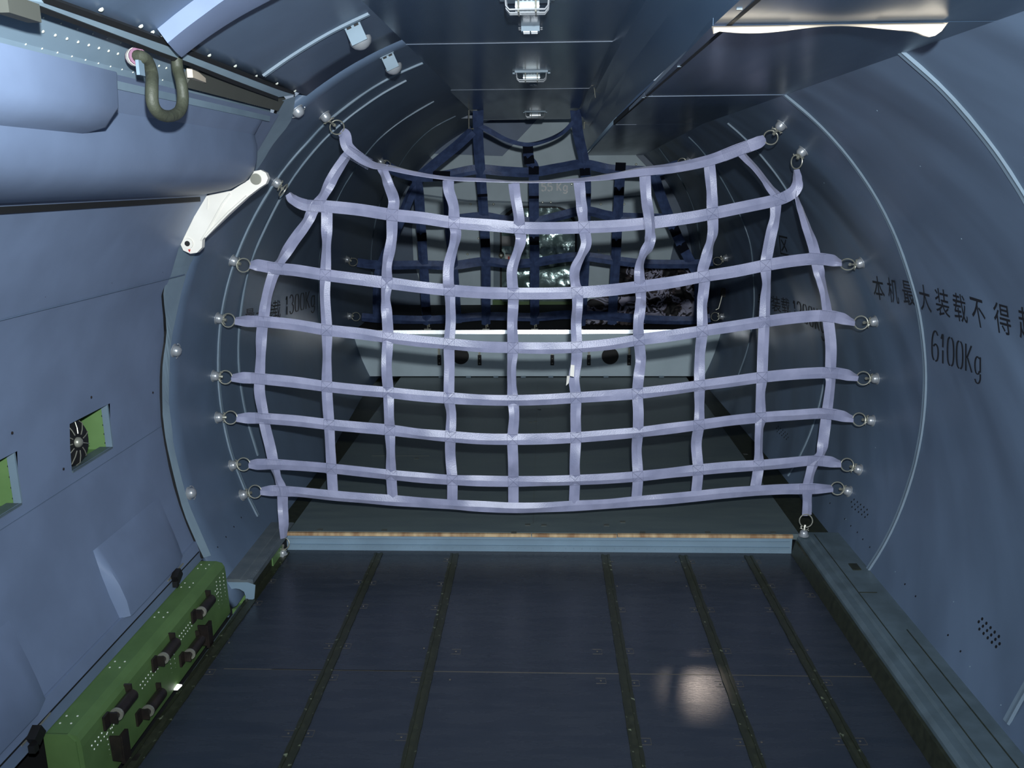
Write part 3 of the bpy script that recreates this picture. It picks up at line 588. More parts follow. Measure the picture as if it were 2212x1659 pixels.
bundle('camouflage_cloth', (.86, 6.74, ZS+.062), .35, .24, .34, 'crumpled camouflage cloth heap behind the navy net, right end of the rear shelf', 2)
bundle('camouflage_cloth', (.56, 6.37, ZS+.062), .30, .085, .11, 'low fold of camouflage cloth spilling left along the rear shelf', 5)

# ------------------------------------------------------------------ ceiling lamps
def cage_lamp(px, py, wpx, lab, glow, deep=.04):
    c = atZ(px, py, ZC); w_ = wpx/F*c.y*.98; l = w_*.62; t = empty('ceiling_lamp', c, lab, 'lamp', 'caged lamps along the ceiling')
    mb = MB().box(c+Vector((0, 0, -.004)), (w_*1.1, l*1.25, .008)).box(c+Vector((-w_*.58, 0, -.006)), (.012, .02, .006)).box(c+Vector((w_*.58, 0, -.006)), (.012, .02, .006)); mb.build('base', 'frame', t)
    mb = MB().tube([c+Vector((-w_*.28, 0, -.022)), c+Vector((w_*.28, 0, -.022))], [.013]*2, 12)
    for i in range(5): mb.lathe([(.0145, 0), (.0145, .004)], c+Vector((-w_*.22+i*w_*.1, 0, -.022)), (1, 0, 0), 12)
    mb.build('bulb', 'glass', t, smooth=True)
    if glow: l_ = bpy.data.lights.new('lamp_light', 'POINT'); l_.energy = glow; l_.shadow_soft_size = .03; l_.color = (.85, .95, 1); lo_ = bpy.data.objects.new('lamp_light', l_); COL.objects.link(lo_); lo_.location = c+Vector((0, 0, -.06))
    for i in range(4):
        y = -l*.5+l*i/3*.9; dz = -deep*(1-.15*(abs(i-1.5)/1.5)); mb = MB(); h = w_*.5
        mb.tube([c+Vector((-h, y, -.006)), c+Vector((-h*.97, y, dz*.75)), c+Vector((-h*.82, y, dz)), c+Vector((h*.82, y, dz)), c+Vector((h*.97, y, dz*.75)), c+Vector((h, y, -.006))], .0022, 6); mb.build('cage_bar', 'chrome', t, smooth=True)
    for x in (-w_*.2, w_*.2):
        mb = MB(); mb.tube([c+Vector((x, -l*.55, -.006)), c+Vector((x, -l*.5, -deep*.95)), c+Vector((x, l*.42, -deep*.95)), c+Vector((x, l*.5, -.006))], .0024, 6); mb.build('cage_rod', 'steel', t, smooth=True)
cage_lamp(1139, -8, 88, 'caged ceiling lamp nearest the camera, cut by the top edge', 0); cage_lamp(1148, 155, 62, 'caged ceiling lamp beyond the second ceiling seam', 0); cage_lamp(1156, 241, 40, 'farthest caged ceiling lamp, above the rear bulkhead', 0)
for px, py, s, lab in ((1146, 58, 1, 'small slotted metal box on the ceiling between the two nearer lamps'), (1152, 176, .7, 'tiny slotted metal box on the ceiling just behind the middle lamp')):
    c = atZ(px, py, ZC); t = empty('ceiling_box', c, lab, 'fixture', 'small slotted boxes on the ceiling')
    cb = MB().box(c+Vector((0, 0, -.007)), (.052*s, .036*s, .014)).build('body', 'frame', t)
    mb = MB()
    for i in range(3):
        for x in (-.011, .011): mb.box(c+Vector((x*s, (-.016+i*.014)*s, -.0155)), (.018*s, .005*s, .003))
    mb.build('slat', 'chrome', cb)
    mb = MB()
    for x in (-.031, .031):
        for y in (-.014, .014): mb.rivet(c+Vector((x*s, y*s, -.004)), (0, 0, -1), .004, 0)
    mb.build('screw', 'chrome', t)

# ------------------------------------------------------------------ cargo door side
RD = -.008  # door lining lies a little outside the hull frame line
door = empty('door_1', (-1.25, 2.0, ZR)); door['kind'] = 'structure'
win = [(2.19, 2.412), (1.73, 1.952)]; zw0, zw1 = -.768, -.634
ys = sorted({-.4, .2, .7, 1.2, 1.5, 1.73, 1.952, 2.05, 2.19, 2.412, 2.5, 2.6, 2.765}); zs = [.20, .1, 0, -.1, -.2, -.285, -.35, -.42, -.5, -.57, zw1, -.70, zw1*0+zw0, -.805, -.87, -.95, -1.02, -1.09, -1.16, -1.225]
EDGE = sorted((p.z, p.y) for p in [onhull(*q) for q in [(606, 218), (590, 262), (560, 300), (545, 345), (500, 390), (437, 427), (371, 560), (362, 605), (353, 635), (360, 716), (351, 792), (351, 882), (353, 910), (362, 970), (392, 1091), (419, 1160), (440, 1205)]])
def dedge(z):
    for (z0, e0), (z1, e1) in zip(EDGE, EDGE[1:]):
        if z0 <= z <= z1: return e0+(e1-e0)*(z-z0)/max(z1-z0, 1e-6)-.003
    return (EDGE[0] if z < EDGE[0][0] else EDGE[-1])[1]-.003
def dx(z, k=0): return .016-math.sqrt(max(1.302**2-(z-CZ)**2, 0))+(-.012 if z < -.285 else 0)
mb = MB(); idx = {}
for y in ys:
    for z in zs: idx[(y, z)] = len(mb.v); mb.v.append(Vector((dx(z), y if y < 2.7 else dedge(z), z)))
for a, b in zip(ys, ys[1:]):
    for p, q in zip(zs, zs[1:]):
        if any(a >= w0-1e-6 and b <= w1+1e-6 for w0, w1 in win) and q >= zw0-1e-6 and p <= zw1+1e-6: continue
        mb.f.append((idx[(a, p)], idx[(b, p)], idx[(b, q)], idx[(a, q)])); mb.m.append(0)
o = mb.build('lining', 'door', door, smooth=True)
if o.data.polygons[5].normal.x < 0: o.data.flip_normals()
for w0, w1 in win:
    x0 = dx(-.7)
    mb = MB(); y0, y1 = w0-.02, w1+.004; x1 = x0-.13
    mb.add([(x0-.004, y0, zw1+.03), (x1, y0, zw1+.03), (x1, y1, zw1+.03), (x0-.004, y1, zw1+.03), (x0-.004, y0, zw0-.01), (x1, y0, zw0-.01), (x1, y1, zw0-.01), (x0-.004, y1, zw0-.01)], [(0, 1, 2, 3), (4, 5, 6, 7), (1, 2, 6, 5), (0, 1, 5, 4), (2, 3, 7, 6)])
    for i in range(5): mb.rivet((x0-.022, w1+.003, zw0+.01+i*.028), (0, -1, 0), .0035, 1)
    mb.build('window_recess', ['green2', 'iron'], door)
    mb = MB().box((x0-.009, w1-.001, (zw0+zw1)/2), (.020, .006, zw1-zw0)); mb.build('window_jamb', 'frame', door)
    mb = MB().box((x0-.02, (w0+w1)/2, zw0-.003), (.04, w1-w0, .004)); mb.build('window_sill', 'rail', door)
# finned vent in the nearer recess
vc = Vector((dx(-.7)-.022, 2.235, -.700)); vent = empty('air_vent', vc, 'black finned round vent with bright hub inside the green door recess', 'vent')
ax = Vector((1, -.10, .05)).normalized()
mb = MB().lathe([(.068, -.02), (.068, 0), (.060, .012), (.03, .02)], vc, ax, 28); mb.build('body', 'black', vent, smooth=True)
mb = MB().lathe([(.015, .018), (.014, .026), (.009, .031), (.003, .033)], vc, ax, 18); mb.build('hub', 'steel', vent, smooth=True)
u = ax.orthogonal().normalized(); v = ax.cross(u)
for i in range(11):
    t = 2*math.pi*i/11; d = u*math.cos(t)+v*math.sin(t); mb = MB(); mb.tube([vc+d*.024+ax*.022, vc+d*.04+ax*.020, vc+d*.061+ax*.013, vc+d*.069+ax*0], .0015, 5); mb.build('fin', 'steel', vent)
# seams on the lining
mb = MB(); mb.tube([Vector((dx(-.285)+.004, y, -.285-.006*(y-1.8))) for y in (0, 1, 2, 2.76)], .0016, 5)
mb.tube([Vector((dx(-.80)+.001, y, -.803)) for y in (0, 1, 2, 2.75)], .0010, 4); mb.build('seam', 'hull', door)
mb = MB()
for px, py in ((96, 640), (240, 610), (350, 587), (197, 858), (330, 848), (26, 935), (137, 1013)): mb.rivet(onhull(px, py, .006), (1, 0, 0), .004, 0)
mb.build('screw', 'iron', door)
# lower swollen fairings on the lining
def fairing(Y0, Y1):
    def row(Y, k): return [Vector((dx(-1.015)+.001, Y, -1.015)), Vector((dx(-1.07)+.018*k, Y, -1.07)), Vector((dx(-1.13)+.032*k, Y, -1.13)), Vector((dx(-1.18)+.034*k, Y, -1.18)), Vector((dx(-1.225)+.026*k, Y, -1.228)), Vector((dx(-1.225)-.02, Y, -1.235)), Vector((dx(-1.05)-.03, Y, -1.05))]
    MB().loft([row(Y0, .0), row(Y0+.016, 1.0), row(Y0+.028, 1.06), row(Y1-.06, 1), row(Y1, .35)], True, caps=True).build('lower_fairing', 'door', door, smooth=True)
fairing(2.215, 2.64); fairing(1.2, 1.82)
# bottom edge strip of the door
mb = MB()
for z0, x0, h in ((-1.232, -1.232, .004), (-1.262, -1.222, .004)): mb.box((x0+.008, 1.3, z0), (.006, 2.9, h))
mb.build('lower_gap', 'gap', door)
mb = MB().prism([(-1.245, -.2, -1.226), (-1.222, -.2, -1.226), (-1.212, -.2, -1.262), (-1.212, -.2, -1.30), (-1.25, -.2, -1.30)], (0, 2.97, 0)); mb.build('lower_sill', 'door', door)
for (px, py), nm in (((382, 1243), 'farther'), ((78, 1588), 'nearer')):
    p = atX(px, py, -1.20); mb = MB().box(p, (.022, .035, .03), Matrix.Rotation(.5, 3, 'X')).box(p+Vector((.004, -.022, -.018)), (.016, .016, .02)).tube([p+Vector((-.012, -.04, 0)), p+Vector((-.012, .08, .004))], .003, 5, mi=1)
    tag(mb.build('rod_clamp', ['black', 'steel']), 'small black clamp on the thin rod under the cargo door, %s one' % nm, 'clamp')
# upper fairing (long bulge) with rounded end
prof = [(-.775, .262), (-.815, .215), (-.822, .175), (-.868, .140), (-.862, .105), (-.866, .067), (-.880, .030), (-.905, .002), (-.955, -.022), (-1.02, -.034), (-1.075, -.037), (-1.09, .02), (-.95, .20)]
prof = [(x*.977, z*.977) if 3 <= i <= 10 else (x, z) for i, (x, z) in enumerate(prof)]
def prow(Y, k, b=0): return [Vector((x-(.0 if i in (0, 11, 12) else b), Y, z+(b*.5 if i in (7, 8, 9, 10) else 0))) for i, (x, z) in enumerate(prof)]
mb = MB(); mb.loft([prow(-.3, 1), prow(2.54, 1), prow(2.59, 1, .003), prow(2.62, 1, .012), prow(2.63, 1, .026)], True, caps=True); fa = mb.build('upper_fairing', 'door', door, smooth=True)
# raised box on the fairing
bp = [(-.768, .195), (-.772, .135), (-.80, .100), (-.86, .085), (-.87, .205)]
mb = MB(); rows = [[Vector((x-b, Y, z)) for x, z in bp] for Y, b in ((1.225, .012), (1.245, .0), (1.60, 0), (1.615, .006), (1.62, .02))]; mb.loft(rows, True, caps=True); mb.build('upper_housing', 'door', door, smooth=True)
# dark gap beneath the fairing
MB().box((-1.058, 1.15, -.046), (.05, 2.9, .018)).build('gap_strip', 'gap', door)
# riveted plate and rails above the fairing
mb = MB(); pp = [(-.770, .262), (-.812, .214), (-.818, .176), (-.828, .176), (-.83, .262)]; sweep(mb, pp, -.3, 2.64)
def plate(px, py): return atX(px, py, -.795)
nr = Vector((.75, 0, -.66))
def onplate(t, Y): return Vector((-.770-.042*t, Y, .262-.048*t))+nr*.001
for i in range(14): mb.rivet(onplate(.55, 1.42+i*.035), nr, .0030, 1)
for i in range(12): mb.rivet(onplate(1.0, 1.40+i*.045), nr, .002, 1)
for Y in (1.98, 2.10, 2.28, 2.42):
    for i in range(2 if Y < 2.4 else 7):
        for t in (.75, 1.05): mb.rivet(onplate(t, Y+i*.018), nr, .0028, 1)
for i in range(30): mb.rivet(onplate(.2, 1.0+i*.05), nr, .0018, 1)
mb.build('hinge_plate', ['frame', 'rivet'], door)
def lane(name, m, x0, z0, x1, z1, Y0, Y1, th=.01):
    mb = MB(); mb.prism([(x0, Y0, z0), (x1, Y0, z1), (x1-.006, Y0, z1+th), (x0-.006, Y0, z0+th)], (0, Y1-Y0, 0)); return mb.build(name, m, door)
lane('upper_gap', 'gap', -.770, .262, -.752, .268, -.3, 2.66, .006)
lane('hinge_rail', 'frame', -.754, .262, -.738, .272, -.3, 2.70)
lane('upper_gap', 'gap', -.740, .270, -.724, .279, -.3, 2.74, .006)
lane('rivet_strip', 'hull', -.728, .2745, -.70, .291, -.3, 2.76, .004)
mb = MB()
for px, py in ((218, 20), (304, 56), (329, 69), (352, 77), (378, 74), (452, 119), (508, 142), (553, 164), (598, 180), (637, 196)): mb.rivet(onhull(px, py, .003), (.55, 0, -.83), .005, 0)
mb.build('rivets', 'rivet', door)
mb = MB().prism([(-.775, 1.96, .252), (-.765, 1.96, .240), (-.790, 1.96, .205), (-.806, 1.96, .215)], (0, .68, 0)); o = mb.build('rubber_channel', 'brown', door)
MB().box((-.772, 1.985, .232), (.012, .10, .02), Matrix.Rotation(.1, 3, 'Z')).build('shim', 'cream', door)
pf_ = atX(38, 18, -.715); MB().box(pf_, (.02, .075, .024)).build('foam_block', 'brown', door)
def hstrip(A, B, off, m, name):
    a_1 = catmull([onhull(*p, off) for p in A], 3); b_1 = catmull([onhull(*p, off) for p in B], 3); n_ = min(len(a_1), len(b_1)); o_ = Vector((.55, 0, -.83))*.006
    return MB().loft([[p, q, q-o_, p-o_] for p, q in zip(a_1[:n_], b_1[:n_])], True, caps=True).build(name, m, door)
G1t = [(95, -8), (316, 71), (362, 89), (415, 113), (506, 150), (600, 187), (636, 200)]; G1b = [(95, 6), (316, 83), (366, 101), (415, 122), (506, 157), (600, 193), (638, 205)]
G2t = [(40, -4), (221, 65), (300, 95), (348, 114), (420, 140), (506, 174), (601, 210)]; G2b = [(40, 10), (221, 74), (300, 104), (348, 122), (420, 148), (506, 182), (601, 217)]
hstrip(G1t, G1b, .016, 'gap', 'rail_gap'); hstrip(G2t, G2b, .016, 'gap', 'rail_gap'); hstrip(G1b, G2t, .014, 'jamb', 'rail_strip')
# curved light frame member above the door
mb = MB(); rows = []
L1 = [(362, 93), (400, 62), (440, 32), (484, 0), (560, -50)]; L2 = [(392, 124), (450, 80), (515, 38), (585, 0), (680, -50)]
for a, b in zip(catmull([Vector((x, y, 0)) for x, y in L1], 4), catmull([Vector((x, y, 0)) for x, y in L2], 4)):
    p, q = onhull(a.x, a.y, .03), onhull(b.x, b.y, .03); o_ = Vector((hcx(0)-p.x, 0, CZ-p.z)).normalized()
    rows.append([p-o_*.035, p, p.lerp(q, .5)+o_*.004, q, q-o_*.035])
mb.loft(rows, True, caps=True); o = mb.build('crown_rib', mat('pale_rib_paint', S(112, 126, 154), .5), smooth=True); tag(o, 'pale lavender curved rib crossing the left crown above the door', 'rib')
# door frame strip (light primer) between lining and hull
DI = [(606, 218), (590, 262), (560, 300), (545, 345), (500, 390), (437, 427), (371, 560), (362, 605), (353, 635), (360, 716), (351, 792), (351, 882), (353, 910), (362, 970), (392, 1091), (419, 1160), (440, 1205)]
DO = [(638, 208), (628, 262), (590, 312), (560, 360), (520, 410), (470, 470), (419, 554), (398, 608), (380, 686), (369, 747), (365, 852), (366, 880), (372, 930), (377, 970), (404, 1076), (430, 1140), (456, 1200)]
mb = MB(); a = catmull([onhull(*p, .004) for p in DI], 3); b = catmull([onhull(*p, .004) for p in DO], 3)
mb.loft([[p, q, q+Vector((0, .012, -.0))-Vector((hcx(0)-q.x, 0, CZ-q.z)).normalized()*.012] for p, q in zip(a, b)]); o = mb.build('trim_30', 'jamb', smooth=False, kind='structure')
# dark jamb behind the door edge
mb = MB(); mb.loft([[p, p-Vector((hcx(0)-p.x, 0, CZ-p.z)).normalized()*.010] for p in a]); mb.build('trim_31', 'gap', kind='structure')
# back of the doorway (closes gaps)
mb = MB(); mb.loft([[hull(Y, d, -.12) for d in range(120, 216, 6)] for Y in (-.6, 1, 2.9)]); mb.build('wall_left.002', 'gap', kind='structure')

# hinge arm
arm = empty('hinge_arm', atY(480, 460, 2.66), 'white enamelled hinge arm hanging from the upper door fairing', 'hinge arm')
YA = 2.648
top = [(563, 367), (574, 373), (579, 385), (574, 397), (560, 406)]; out = [(438, 426), (455, 420), (500, 412), (538, 388), (548, 370)]+top+[(535, 425), (495, 462), (447, 508), (437, 518), (436, 535), (425, 546), (411, 548), (396, 541), (390, 528), (391, 518)]
mb = MB().prism([atY(x, y, YA) for x, y in out], (0, .022, 0)); mb.build('arm_body', 'white', arm)
def armline(pts, r=.0035, m='white'): mb = MB(); mb.tube([atY(x, y, YA-.001) for x, y in pts], r, 6); return mb.build('stiffener', m, arm, smooth=True)
armline([(497, 418), (480, 440), (450, 495), (434, 520)]); armline([(533, 424), (495, 458), (458, 496), (443, 512)], .004); armline([(449, 428), (448, 452)], .0025); armline([(437, 430), (410, 480), (395, 516)], .003)
for px, py, r, m, nm in ((553, 387, .017, 'steel', 'pin'), (406, 526, .017, 'white', 'bushing'), (406, 526, .0085, 'black', 'bore')):
    mb = MB().lathe([(r, 0), (r*.97, .005+(.001 if m == 'black' else 0))], atY(px, py, YA-.0005), (0, -1, 0), 24); mb.build(nm, m, arm)
mb = MB().prism([atY(x, y, YA-.003) for x, y in ((406, 539), (411, 539), (409, 545))], (0, .003, 0)); mb.build('red_mark', 'red', arm)

# flexible hose
XH = -.742
hp = [(289, 124), (303, 122), (318, 132), (328, 158), (328, 190), (330, 225), (345, 246), (368, 251), (388, 240), (395, 215), (392, 180), (384, 150), (381, 120), (378, 100)]
P = []
for i, (x, y) in enumerate(hp): P.append(atX(x, y, XH+(.012 if 3 < i < 11 else (-.022 if i == 0 else 0))))
hs = empty('hose', P[0], 'olive sleeved flexible hose looping in a U under the upper door rail', 'hose')
mb = MB().tube(catmull(P, 6), .0115, 12); mb.build('hose_tube', 'hose', hs, smooth=True)
c0 = catmull(P, 6)
mb = MB().tube([c0[0], c0[4]], .016, 14); mb.build('collar', 'pink', hs, smooth=True); mb = MB().tube([c0[1], c0[3]], .0168, 14); mb.build('band', 'white', hs, smooth=True)
p = atX(303, 147, XH); MB().box(p, (.006, .022, .026)).build('clip', 'frame', hs)

# ------------------------------------------------------------------ green beam
xg0, xg1, zt, zbm, y0, y1 = -1.218, -1.128, -1.302, -1.50, 1.79, 2.76
bm_ = empty('green_beam', (-1.17, 2.25, zbm), 'long green primed beam with rivets beside the left floor edge', 'beam')
pf = [(xg0, zbm), (xg0, zt), (xg1-.03, zt), (xg1-.010, zt-.006), (xg1-.002, zt-.02), (xg1, zt-.04), (xg1+.004, zbm)]
mb = MB(); sweep(mb, pf, y0, y1)
def sd(Y, z): return Vector((xg1+.0005, Y, z))
for j in range(11):
    z = zt-.035-j*.014
    for Y in (2.735, 2.70, 2.672): mb.rivet(sd(Y+random.uniform(-.002, .002), z), (1, 0, 0), .0029)
for Yc in (2.28, 1.90):
    for j in range(9):
        for dY in (0, .028): mb.rivet(sd(Yc+dY, zt-.05-j*.015), (1, 0, 0), .0030)
for i in range(52):
    Y = 1.83+i*.0165
    if any(abs(Y-q) < .05 for q in (2.60, 2.30, 2.03)): continue
    mb.rivet(sd(Y, zt-.062), (1, 0, 0), .0029); mb.rivet(sd(Y+.008, zt-.078), (1, 0, 0), .0029)
for Y in (2.70, 2.56, 2.36, 2.08, 1.83):
    for a, b in ((0, 0), (.028, 0), (0, .03), (.028, .03)): mb.rivet((xg0+.018+a, Y+b, zt), (0, 0, 1), .0030)
mb.build('beam_body', ['green', 'rivet'], bm_)
mb = MB().prism([(xg0, y0-.004, zbm), (xg0, y0-.004, zt), (xg1-.03, y0-.004, zt), (xg1-.012, y0-.004, zt-.02), (xg1-.008, y0-.004, zbm)], (0, .005, 0)); mb.build('end_cap', 'green', bm_)
rol = [(442, 1312, 2.60, -1.37), (362, 1410, 2.30, -1.37), (418, 1402, 2.44, -1.44), (264, 1528, 2.03, -1.37), (330, 1522, 2.16, -1.45)]
names = ['farthest, upper row', 'middle, upper row', 'far one, lower row', 'nearest, upper row', 'near one, lower row']
for (px, py, _, _), nm in zip(rol, names):
    p = atX(px, py, xg1+.018); t = empty('guide_roller', p, 'dark bronze guide roller on the green beam, %s' % nm, 'roller', 'guide rollers on the green beam')
    mb = MB().tube([p+Vector((0, -.026, 0)), p+Vector((0, .058, 0))], .0165, 16); ro = mb.build('roller', 'iron', t, smooth=True)
    mb = MB().tube([p+Vector((0, -.032, 0)), p+Vector((0, -.026, 0))], .0178, 16); mb.build('collar', 'steel', ro, smooth=True)
    mb = MB().box(p+Vector((-.004, -.045, .0)), (.028, .006, .030)).box(p+Vector((-.012, -.060, .0)), (.006, .026, .040)).tube([p+Vector((0, -.046, 0)), p+Vector((0, -.03, 0))], .010, 10); mb.build('mount', 'iron', t)
    mb = MB().box(p+Vector((-.012, .062, .012)), (.020, .006, .034)); mb.build('mount', 'iron', t)
for (px, py), nm in (((452, 1370), 'farther'), ((270, 1612), 'nearer')):
    p = atX(px, py, xg1+.03); mb = MB(); h = .06
    mb.box(p+Vector((0, 0, 0)), (.010, .034, h*1.35)).box(p+Vector((-.016, -.016, .005)), (.034, .006, h*1.2)).box(p+Vector((.012, .012, -.045)), (.028, .026, .008))
    tag(mb.build('stop_bracket', 'iron'), 'upright dark angle bracket between the green beam and the floor, %s one' % nm, 'bracket')
mb = MB(); sweep(mb, [(-1.25, -1.52), (-1.25, -1.36), (-1.22, -1.335), (-1.17, -1.335), (-1.14, -1.36), (-1.14, -1.52)], 1.2, 1.69); tag(mb.build('green_beam', 'green', smooth=True), 'rounded end of another green beam at the bottom left corner', 'beam')
# blue grey base channel in the gap and daylight leak
mb = MB().box((-1.10, 2.2, -1.53), (.05, 1.3, .02)); mb.build('trim_32', 'rail', kind='structure')
p = atZ(380, 1486, -1.50); mb = MB().prism([p+Vector((-.012, -.012, 0)), p+Vector((.010, -.012, 0)), p+Vector((.014, .012, 0)), p+Vector((-.008, .016, 0))], (0, 0, .004)); tag(mb.build('daylight_hole', 'day'), 'small bright daylight hole in the gap beside the green beam', 'hole')

# ------------------------------------------------------------------ wall writing and small wall details
def surf(px, py, lift): return onhull(px, py, lift)
def text_mesh(body, quad, name, m, lab, parent=None, Y=None, lift=.0012, sx=1.0):
    """quad: four pixel corners (tl, tr, br, bl) that the word covers on the wall"""
    cu = bpy.data.curves.new('txt', 'FONT'); cu.body = body; cu.size = 1; cu.resolution_u = 3; cu.offset = .005
    ob = bpy.data.objects.new('txt', cu); COL.objects.link(ob)
    dg = bpy.context.evaluated_depsgraph_get(); me = bpy.data.meshes.new_from_object(ob.evaluated_get(dg)); bpy.data.objects.remove(ob)
    bm = bmesh.new(); bm.from_mesh(me); bmesh.ops.triangulate(bm, faces=bm.faces)
    for _ in range(2):
        long = [e for e in bm.edges if e.calc_length() > .25]
        if long: bmesh.ops.subdivide_edges(bm, edges=long, cuts=1); bmesh.ops.triangulate(bm, faces=bm.faces)
    xs = [v.co.x for v in bm.verts]; ys = [v.co.y for v in bm.verts]
    if not xs: return None
    x0, x1, y0, y1 = min(xs), max(xs), min(ys), max(ys); tl, tr, br, bl = [Vector(q) for q in quad]
    mb = MB(); tr_ = []
    for v in bm.verts:
        u, w_ = (v.co.x-x0)/(x1-x0), (y1-v.co.y)/(y1-y0); q = (tl.lerp(tr, u)).lerp(bl.lerp(br, u), w_)
        tr_.append(surf(q.x, q.y, lift) if Y is None else atY(q.x, q.y, Y))
    mb.add(tr_, [tuple(v.index for v in f.verts) for f in bm.faces]); bm.free()
    o = mb.build(name, m, parent)
    if lab: tag(o, lab, 'writing')
    return o
def stroke_text(chars, quad, name, m, lab, Y=None, parent=None, th=.12, lift=.0012, aspect=None):
    """stencil letters drawn from strokes with gaps, laid in the pixel quad"""
    G = {'6': [[(.86, .88), (.6, 1), (.32, .93), (.14, .7), (.1, .4), (.16, .15), (.36, .02)], [(.52, 0), (.78, .06), (.9, .26), (.84, .48), (.58, .57), (.28, .48)]],
     '1': [[(.2, .82), (.5, 1), (.5, .55)], [(.5, .45), (.5, 0)]],
     '0': [[(.42, 1), (.2, .9), (.1, .65), (.1, .35), (.2, .1), (.42, 0)], [(.6, 0), (.8, .1), (.9, .35), (.9, .65), (.8, .9), (.6, 1)]],
     '3': [[(.12, .85), (.3, 1), (.6, 1), (.82, .85), (.8, .62), (.55, .53)], [(.6, .5), (.85, .4), (.88, .15), (.6, 0), (.3, 0), (.1, .15)]],
     '5': [[(.85, 1), (.2, 1), (.17, .55)], [(.25, .6), (.55, .62), (.85, .5), (.88, .2), (.65, 0)], [(.5, 0), (.25, 0), (.1, .15)]],
     'K': [[(.12, 1), (.12, 0)], [(.85, 1), (.25, .48)], [(.35, .5), (.9, 0)]],
     'g': [[(.7, .62), (.45, .68), (.2, .55), (.12, .3), (.25, .05), (.55, .02), (.72, .15)], [(.82, .7), (.82, .1)], [(.82, .04), (.8, -.18), (.6, -.33), (.3, -.33), (.12, -.2)]]}
    mb = MB(); tl, tr, br, bl = [Vector(q) for q in quad]; n = len(chars)
    def mp(u, w_): q = (tl.lerp(tr, u)).lerp(bl.lerp(br, u), w_); return surf(q.x, q.y, lift) if Y is None else atY(q.x, q.y, Y)
    wd = [.7 if c == '1' else (.5 if c == ' ' else 1) for c in chars]; tot = sum(wd)*1.0; x = 0
    for c, wi in zip(chars, wd):
        for s_ in G.get(c, []):
            q = [Vector((x+(.08+px_*.84)*wi, py_, 0)) for px_, py_ in s_]; C = catmull(q, 3) if len(q) > 2 else q
            rows = []; asp = aspect or 2.0
            for i, p in enumerate(C):
                t = (C[min(i+1, len(C)-1)]-C[max(0, i-1)]); t = Vector((t.x, t.y*asp, 0)).normalized(); nn = Vector((-t.y, t.x/asp, 0))*th*.5
                a, b = p+nn, p-nn; rows.append([mp(a.x/tot, 1-a.y), mp(b.x/tot, 1-b.y)])
            mb.loft(rows)
        x += wi
    o = mb.build(name, m, parent)
    if lab: tag(o, lab, 'writing')
    return o
CJ = [('本', (1882,594),(1906,599),(1913,650),(1889,646)), ('机', (1914,598),(1936,604),(1943,658),(1921,652)), ('最', (1946,604),(1970,610),(1979,662),(1953,657)), ('大', (1982,612),(2005,618),(2013,677),(1990,670)),
      ('装', (2017,620),(2047,628),(2053,688),(2024,680)), ('载', (2056,630),(2083,638),(2092,700),(2063,692)), ('不', (2093,640),(2122,649),(2133,712),(2104,704)), ('得', (2143,650),(2178,660),(2187,727),(2151,717)), ('超', (2197,660),(2238,672),(2246,742),(2203,730))]
wt_ = empty('stencil_notice', onhull(2030, 660), 'large black stencilled load limit notice reading 6100Kg on the right wall', 'writing')
for ch, *q in CJ:
    o = text_mesh(ch, q, 'character', 'ink', None, parent=wt_)
stroke_text('6100Kg', [(2010, 711), (2122, 757), (2122, 812), (2010, 777)], 'figures', 'ink', None, parent=wt_, th=.17, aspect=3.2)
wt2 = empty('stencil_notice', onhull(1700, 660), 'small black stencilled 1300Kg notice on the right wall behind the cargo net', 'writing')
for ch, *q in [('区', (1682,508),(1701,512),(1704,554),(1686,549)), ('最', (1636,635),(1652,638),(1655,676),(1639,673)), ('装', (1664,638),(1684,641),(1688,676),(1668,672)), ('载', (1686,641),(1704,645),(1708,680),(1690,676))]:
    text_mesh(ch, q, 'character', 'ink', None, parent=wt2)
stroke_text('1300Kg', [(1711, 648), (1780, 672), (1784, 722), (1714, 686)], 'figures', 'ink', None, parent=wt2, th=.20, aspect=3.2)
wt3 = empty('stencil_notice', onhull(600, 670), 'black stencilled 1300Kg notice on the left wall behind the cargo net', 'writing')
for ch, *q in [('最', (530,668),(550,665),(550,690),(530,694)), ('大', (553,666),(574,662),(574,694),(553,698)), ('装', (577,654),(590,652),(590,690),(577,693)), ('载', (589,650),(606,647),(606,688),(589,691))]:
    text_mesh(ch, q, 'character', 'ink', None, parent=wt3)
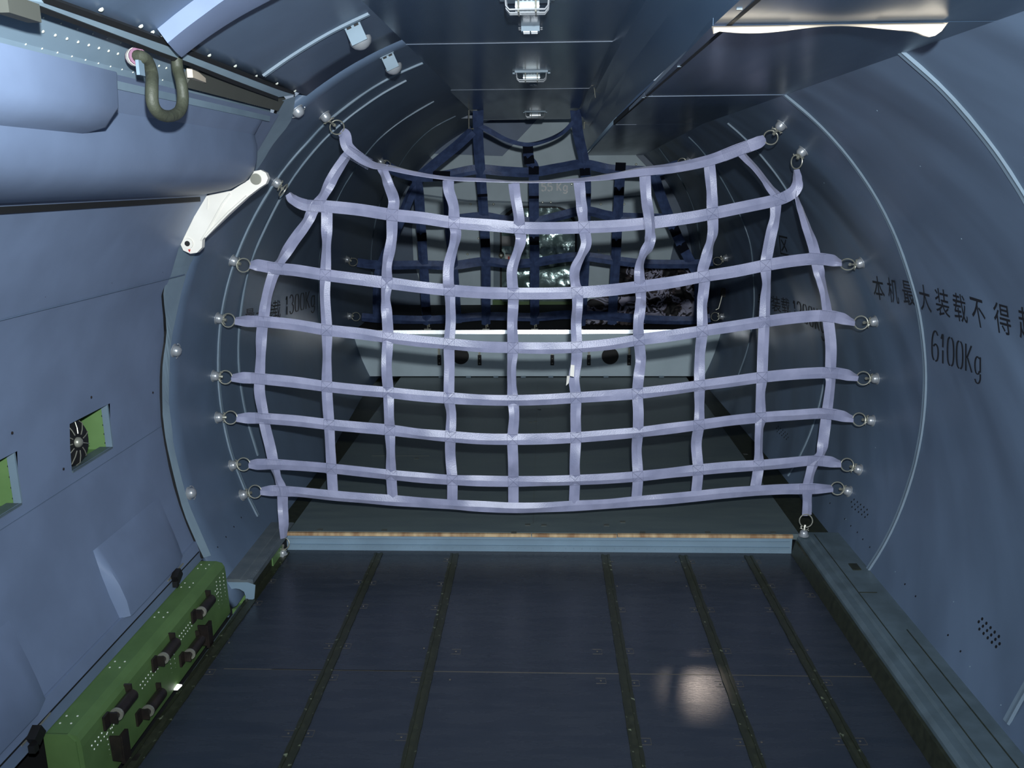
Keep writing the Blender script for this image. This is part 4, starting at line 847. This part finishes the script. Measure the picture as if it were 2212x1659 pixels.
stroke_text('1300Kg', [(616, 641), (682, 626), (682, 661), (616, 681)], 'figures', 'ink', None, parent=wt3, th=.20, aspect=3)
stroke_text('55 Kg', [(1168, 396), (1228, 396), (1228, 412), (1168, 412)], 'stencil_notice', 'whink', 'white stencilled 55 Kg on the rear bulkhead above the hatch', Y=YK-.004, th=.22, aspect=1.2)
# perforated vents
for (cx_, cy_), (ux, uy), (vx, vy), r, lab in (((1857, 1098), (7.0, 5.5), (-2.2, 8), .0040, 'small perforated vent pattern low on the right wall beside the cargo net corner'), ((2137, 1367), (9.0, 9.5), (-3, 11), .0048, 'larger perforated vent pattern low on the right wall, nearer one'), ((1690, 935), (5, 4), (-1, 5.5), .0045, 'small perforated vent pattern on the right wall seen through the cargo net')):
    mb = MB()
    for j in range(3):
        for i in range(5 if j != 1 else 6):
            u = i-2-(.5 if j == 1 else 0); p = onhull(cx_+ux*u+vx*(j-1)*1.0, cy_+uy*u+vy*(j-1)*1.0)
            nrm = Vector((hcx(p.y)-p.x, 0, CZ-p.z)).normalized(); mb.lathe([(r, -.001), (r, .0008)], p, nrm, 9)
    tag(mb.build('wall_vent', 'black'), lab, 'vent', 'perforated vents in the right wall')
# tiny screws and holes on the walls
mb = MB()
for px, py in ((1793, 1087), (1825, 1121), (1838, 1136), (1852, 1150), (1864, 1165), (1879, 1182), (1955, 1262), (1978, 1288), (2048, 1372), (2075, 1407), (521, 1118), (505, 1138), (488, 1160), (470, 1182)):
    p = onhull(px, py); mb.lathe([(.0035, -.001), (.0035, .0008)], p, Vector((hcx(p.y)-p.x, 0, CZ-p.z)), 8)
mb.build('screw_hole', 'black', wr)
mb = MB()
for px, py in ((1838, 509), (1895, 239), (1988, 359), (2077, 516), (1934, 1235), (1891, 967), (2212-170, 1600), (1780, 395), (2060, 1300), (2095, 1440), (2162, 1523), (1827, 1122), (1880, 800)):
    p = onhull(px, py); mb.lathe([(.003, -.001), (.002, .001)], p, Vector((hcx(p.y)-p.x, 0, CZ-p.z)), 8)
mb.build('wall_screw', 'frame', wr)
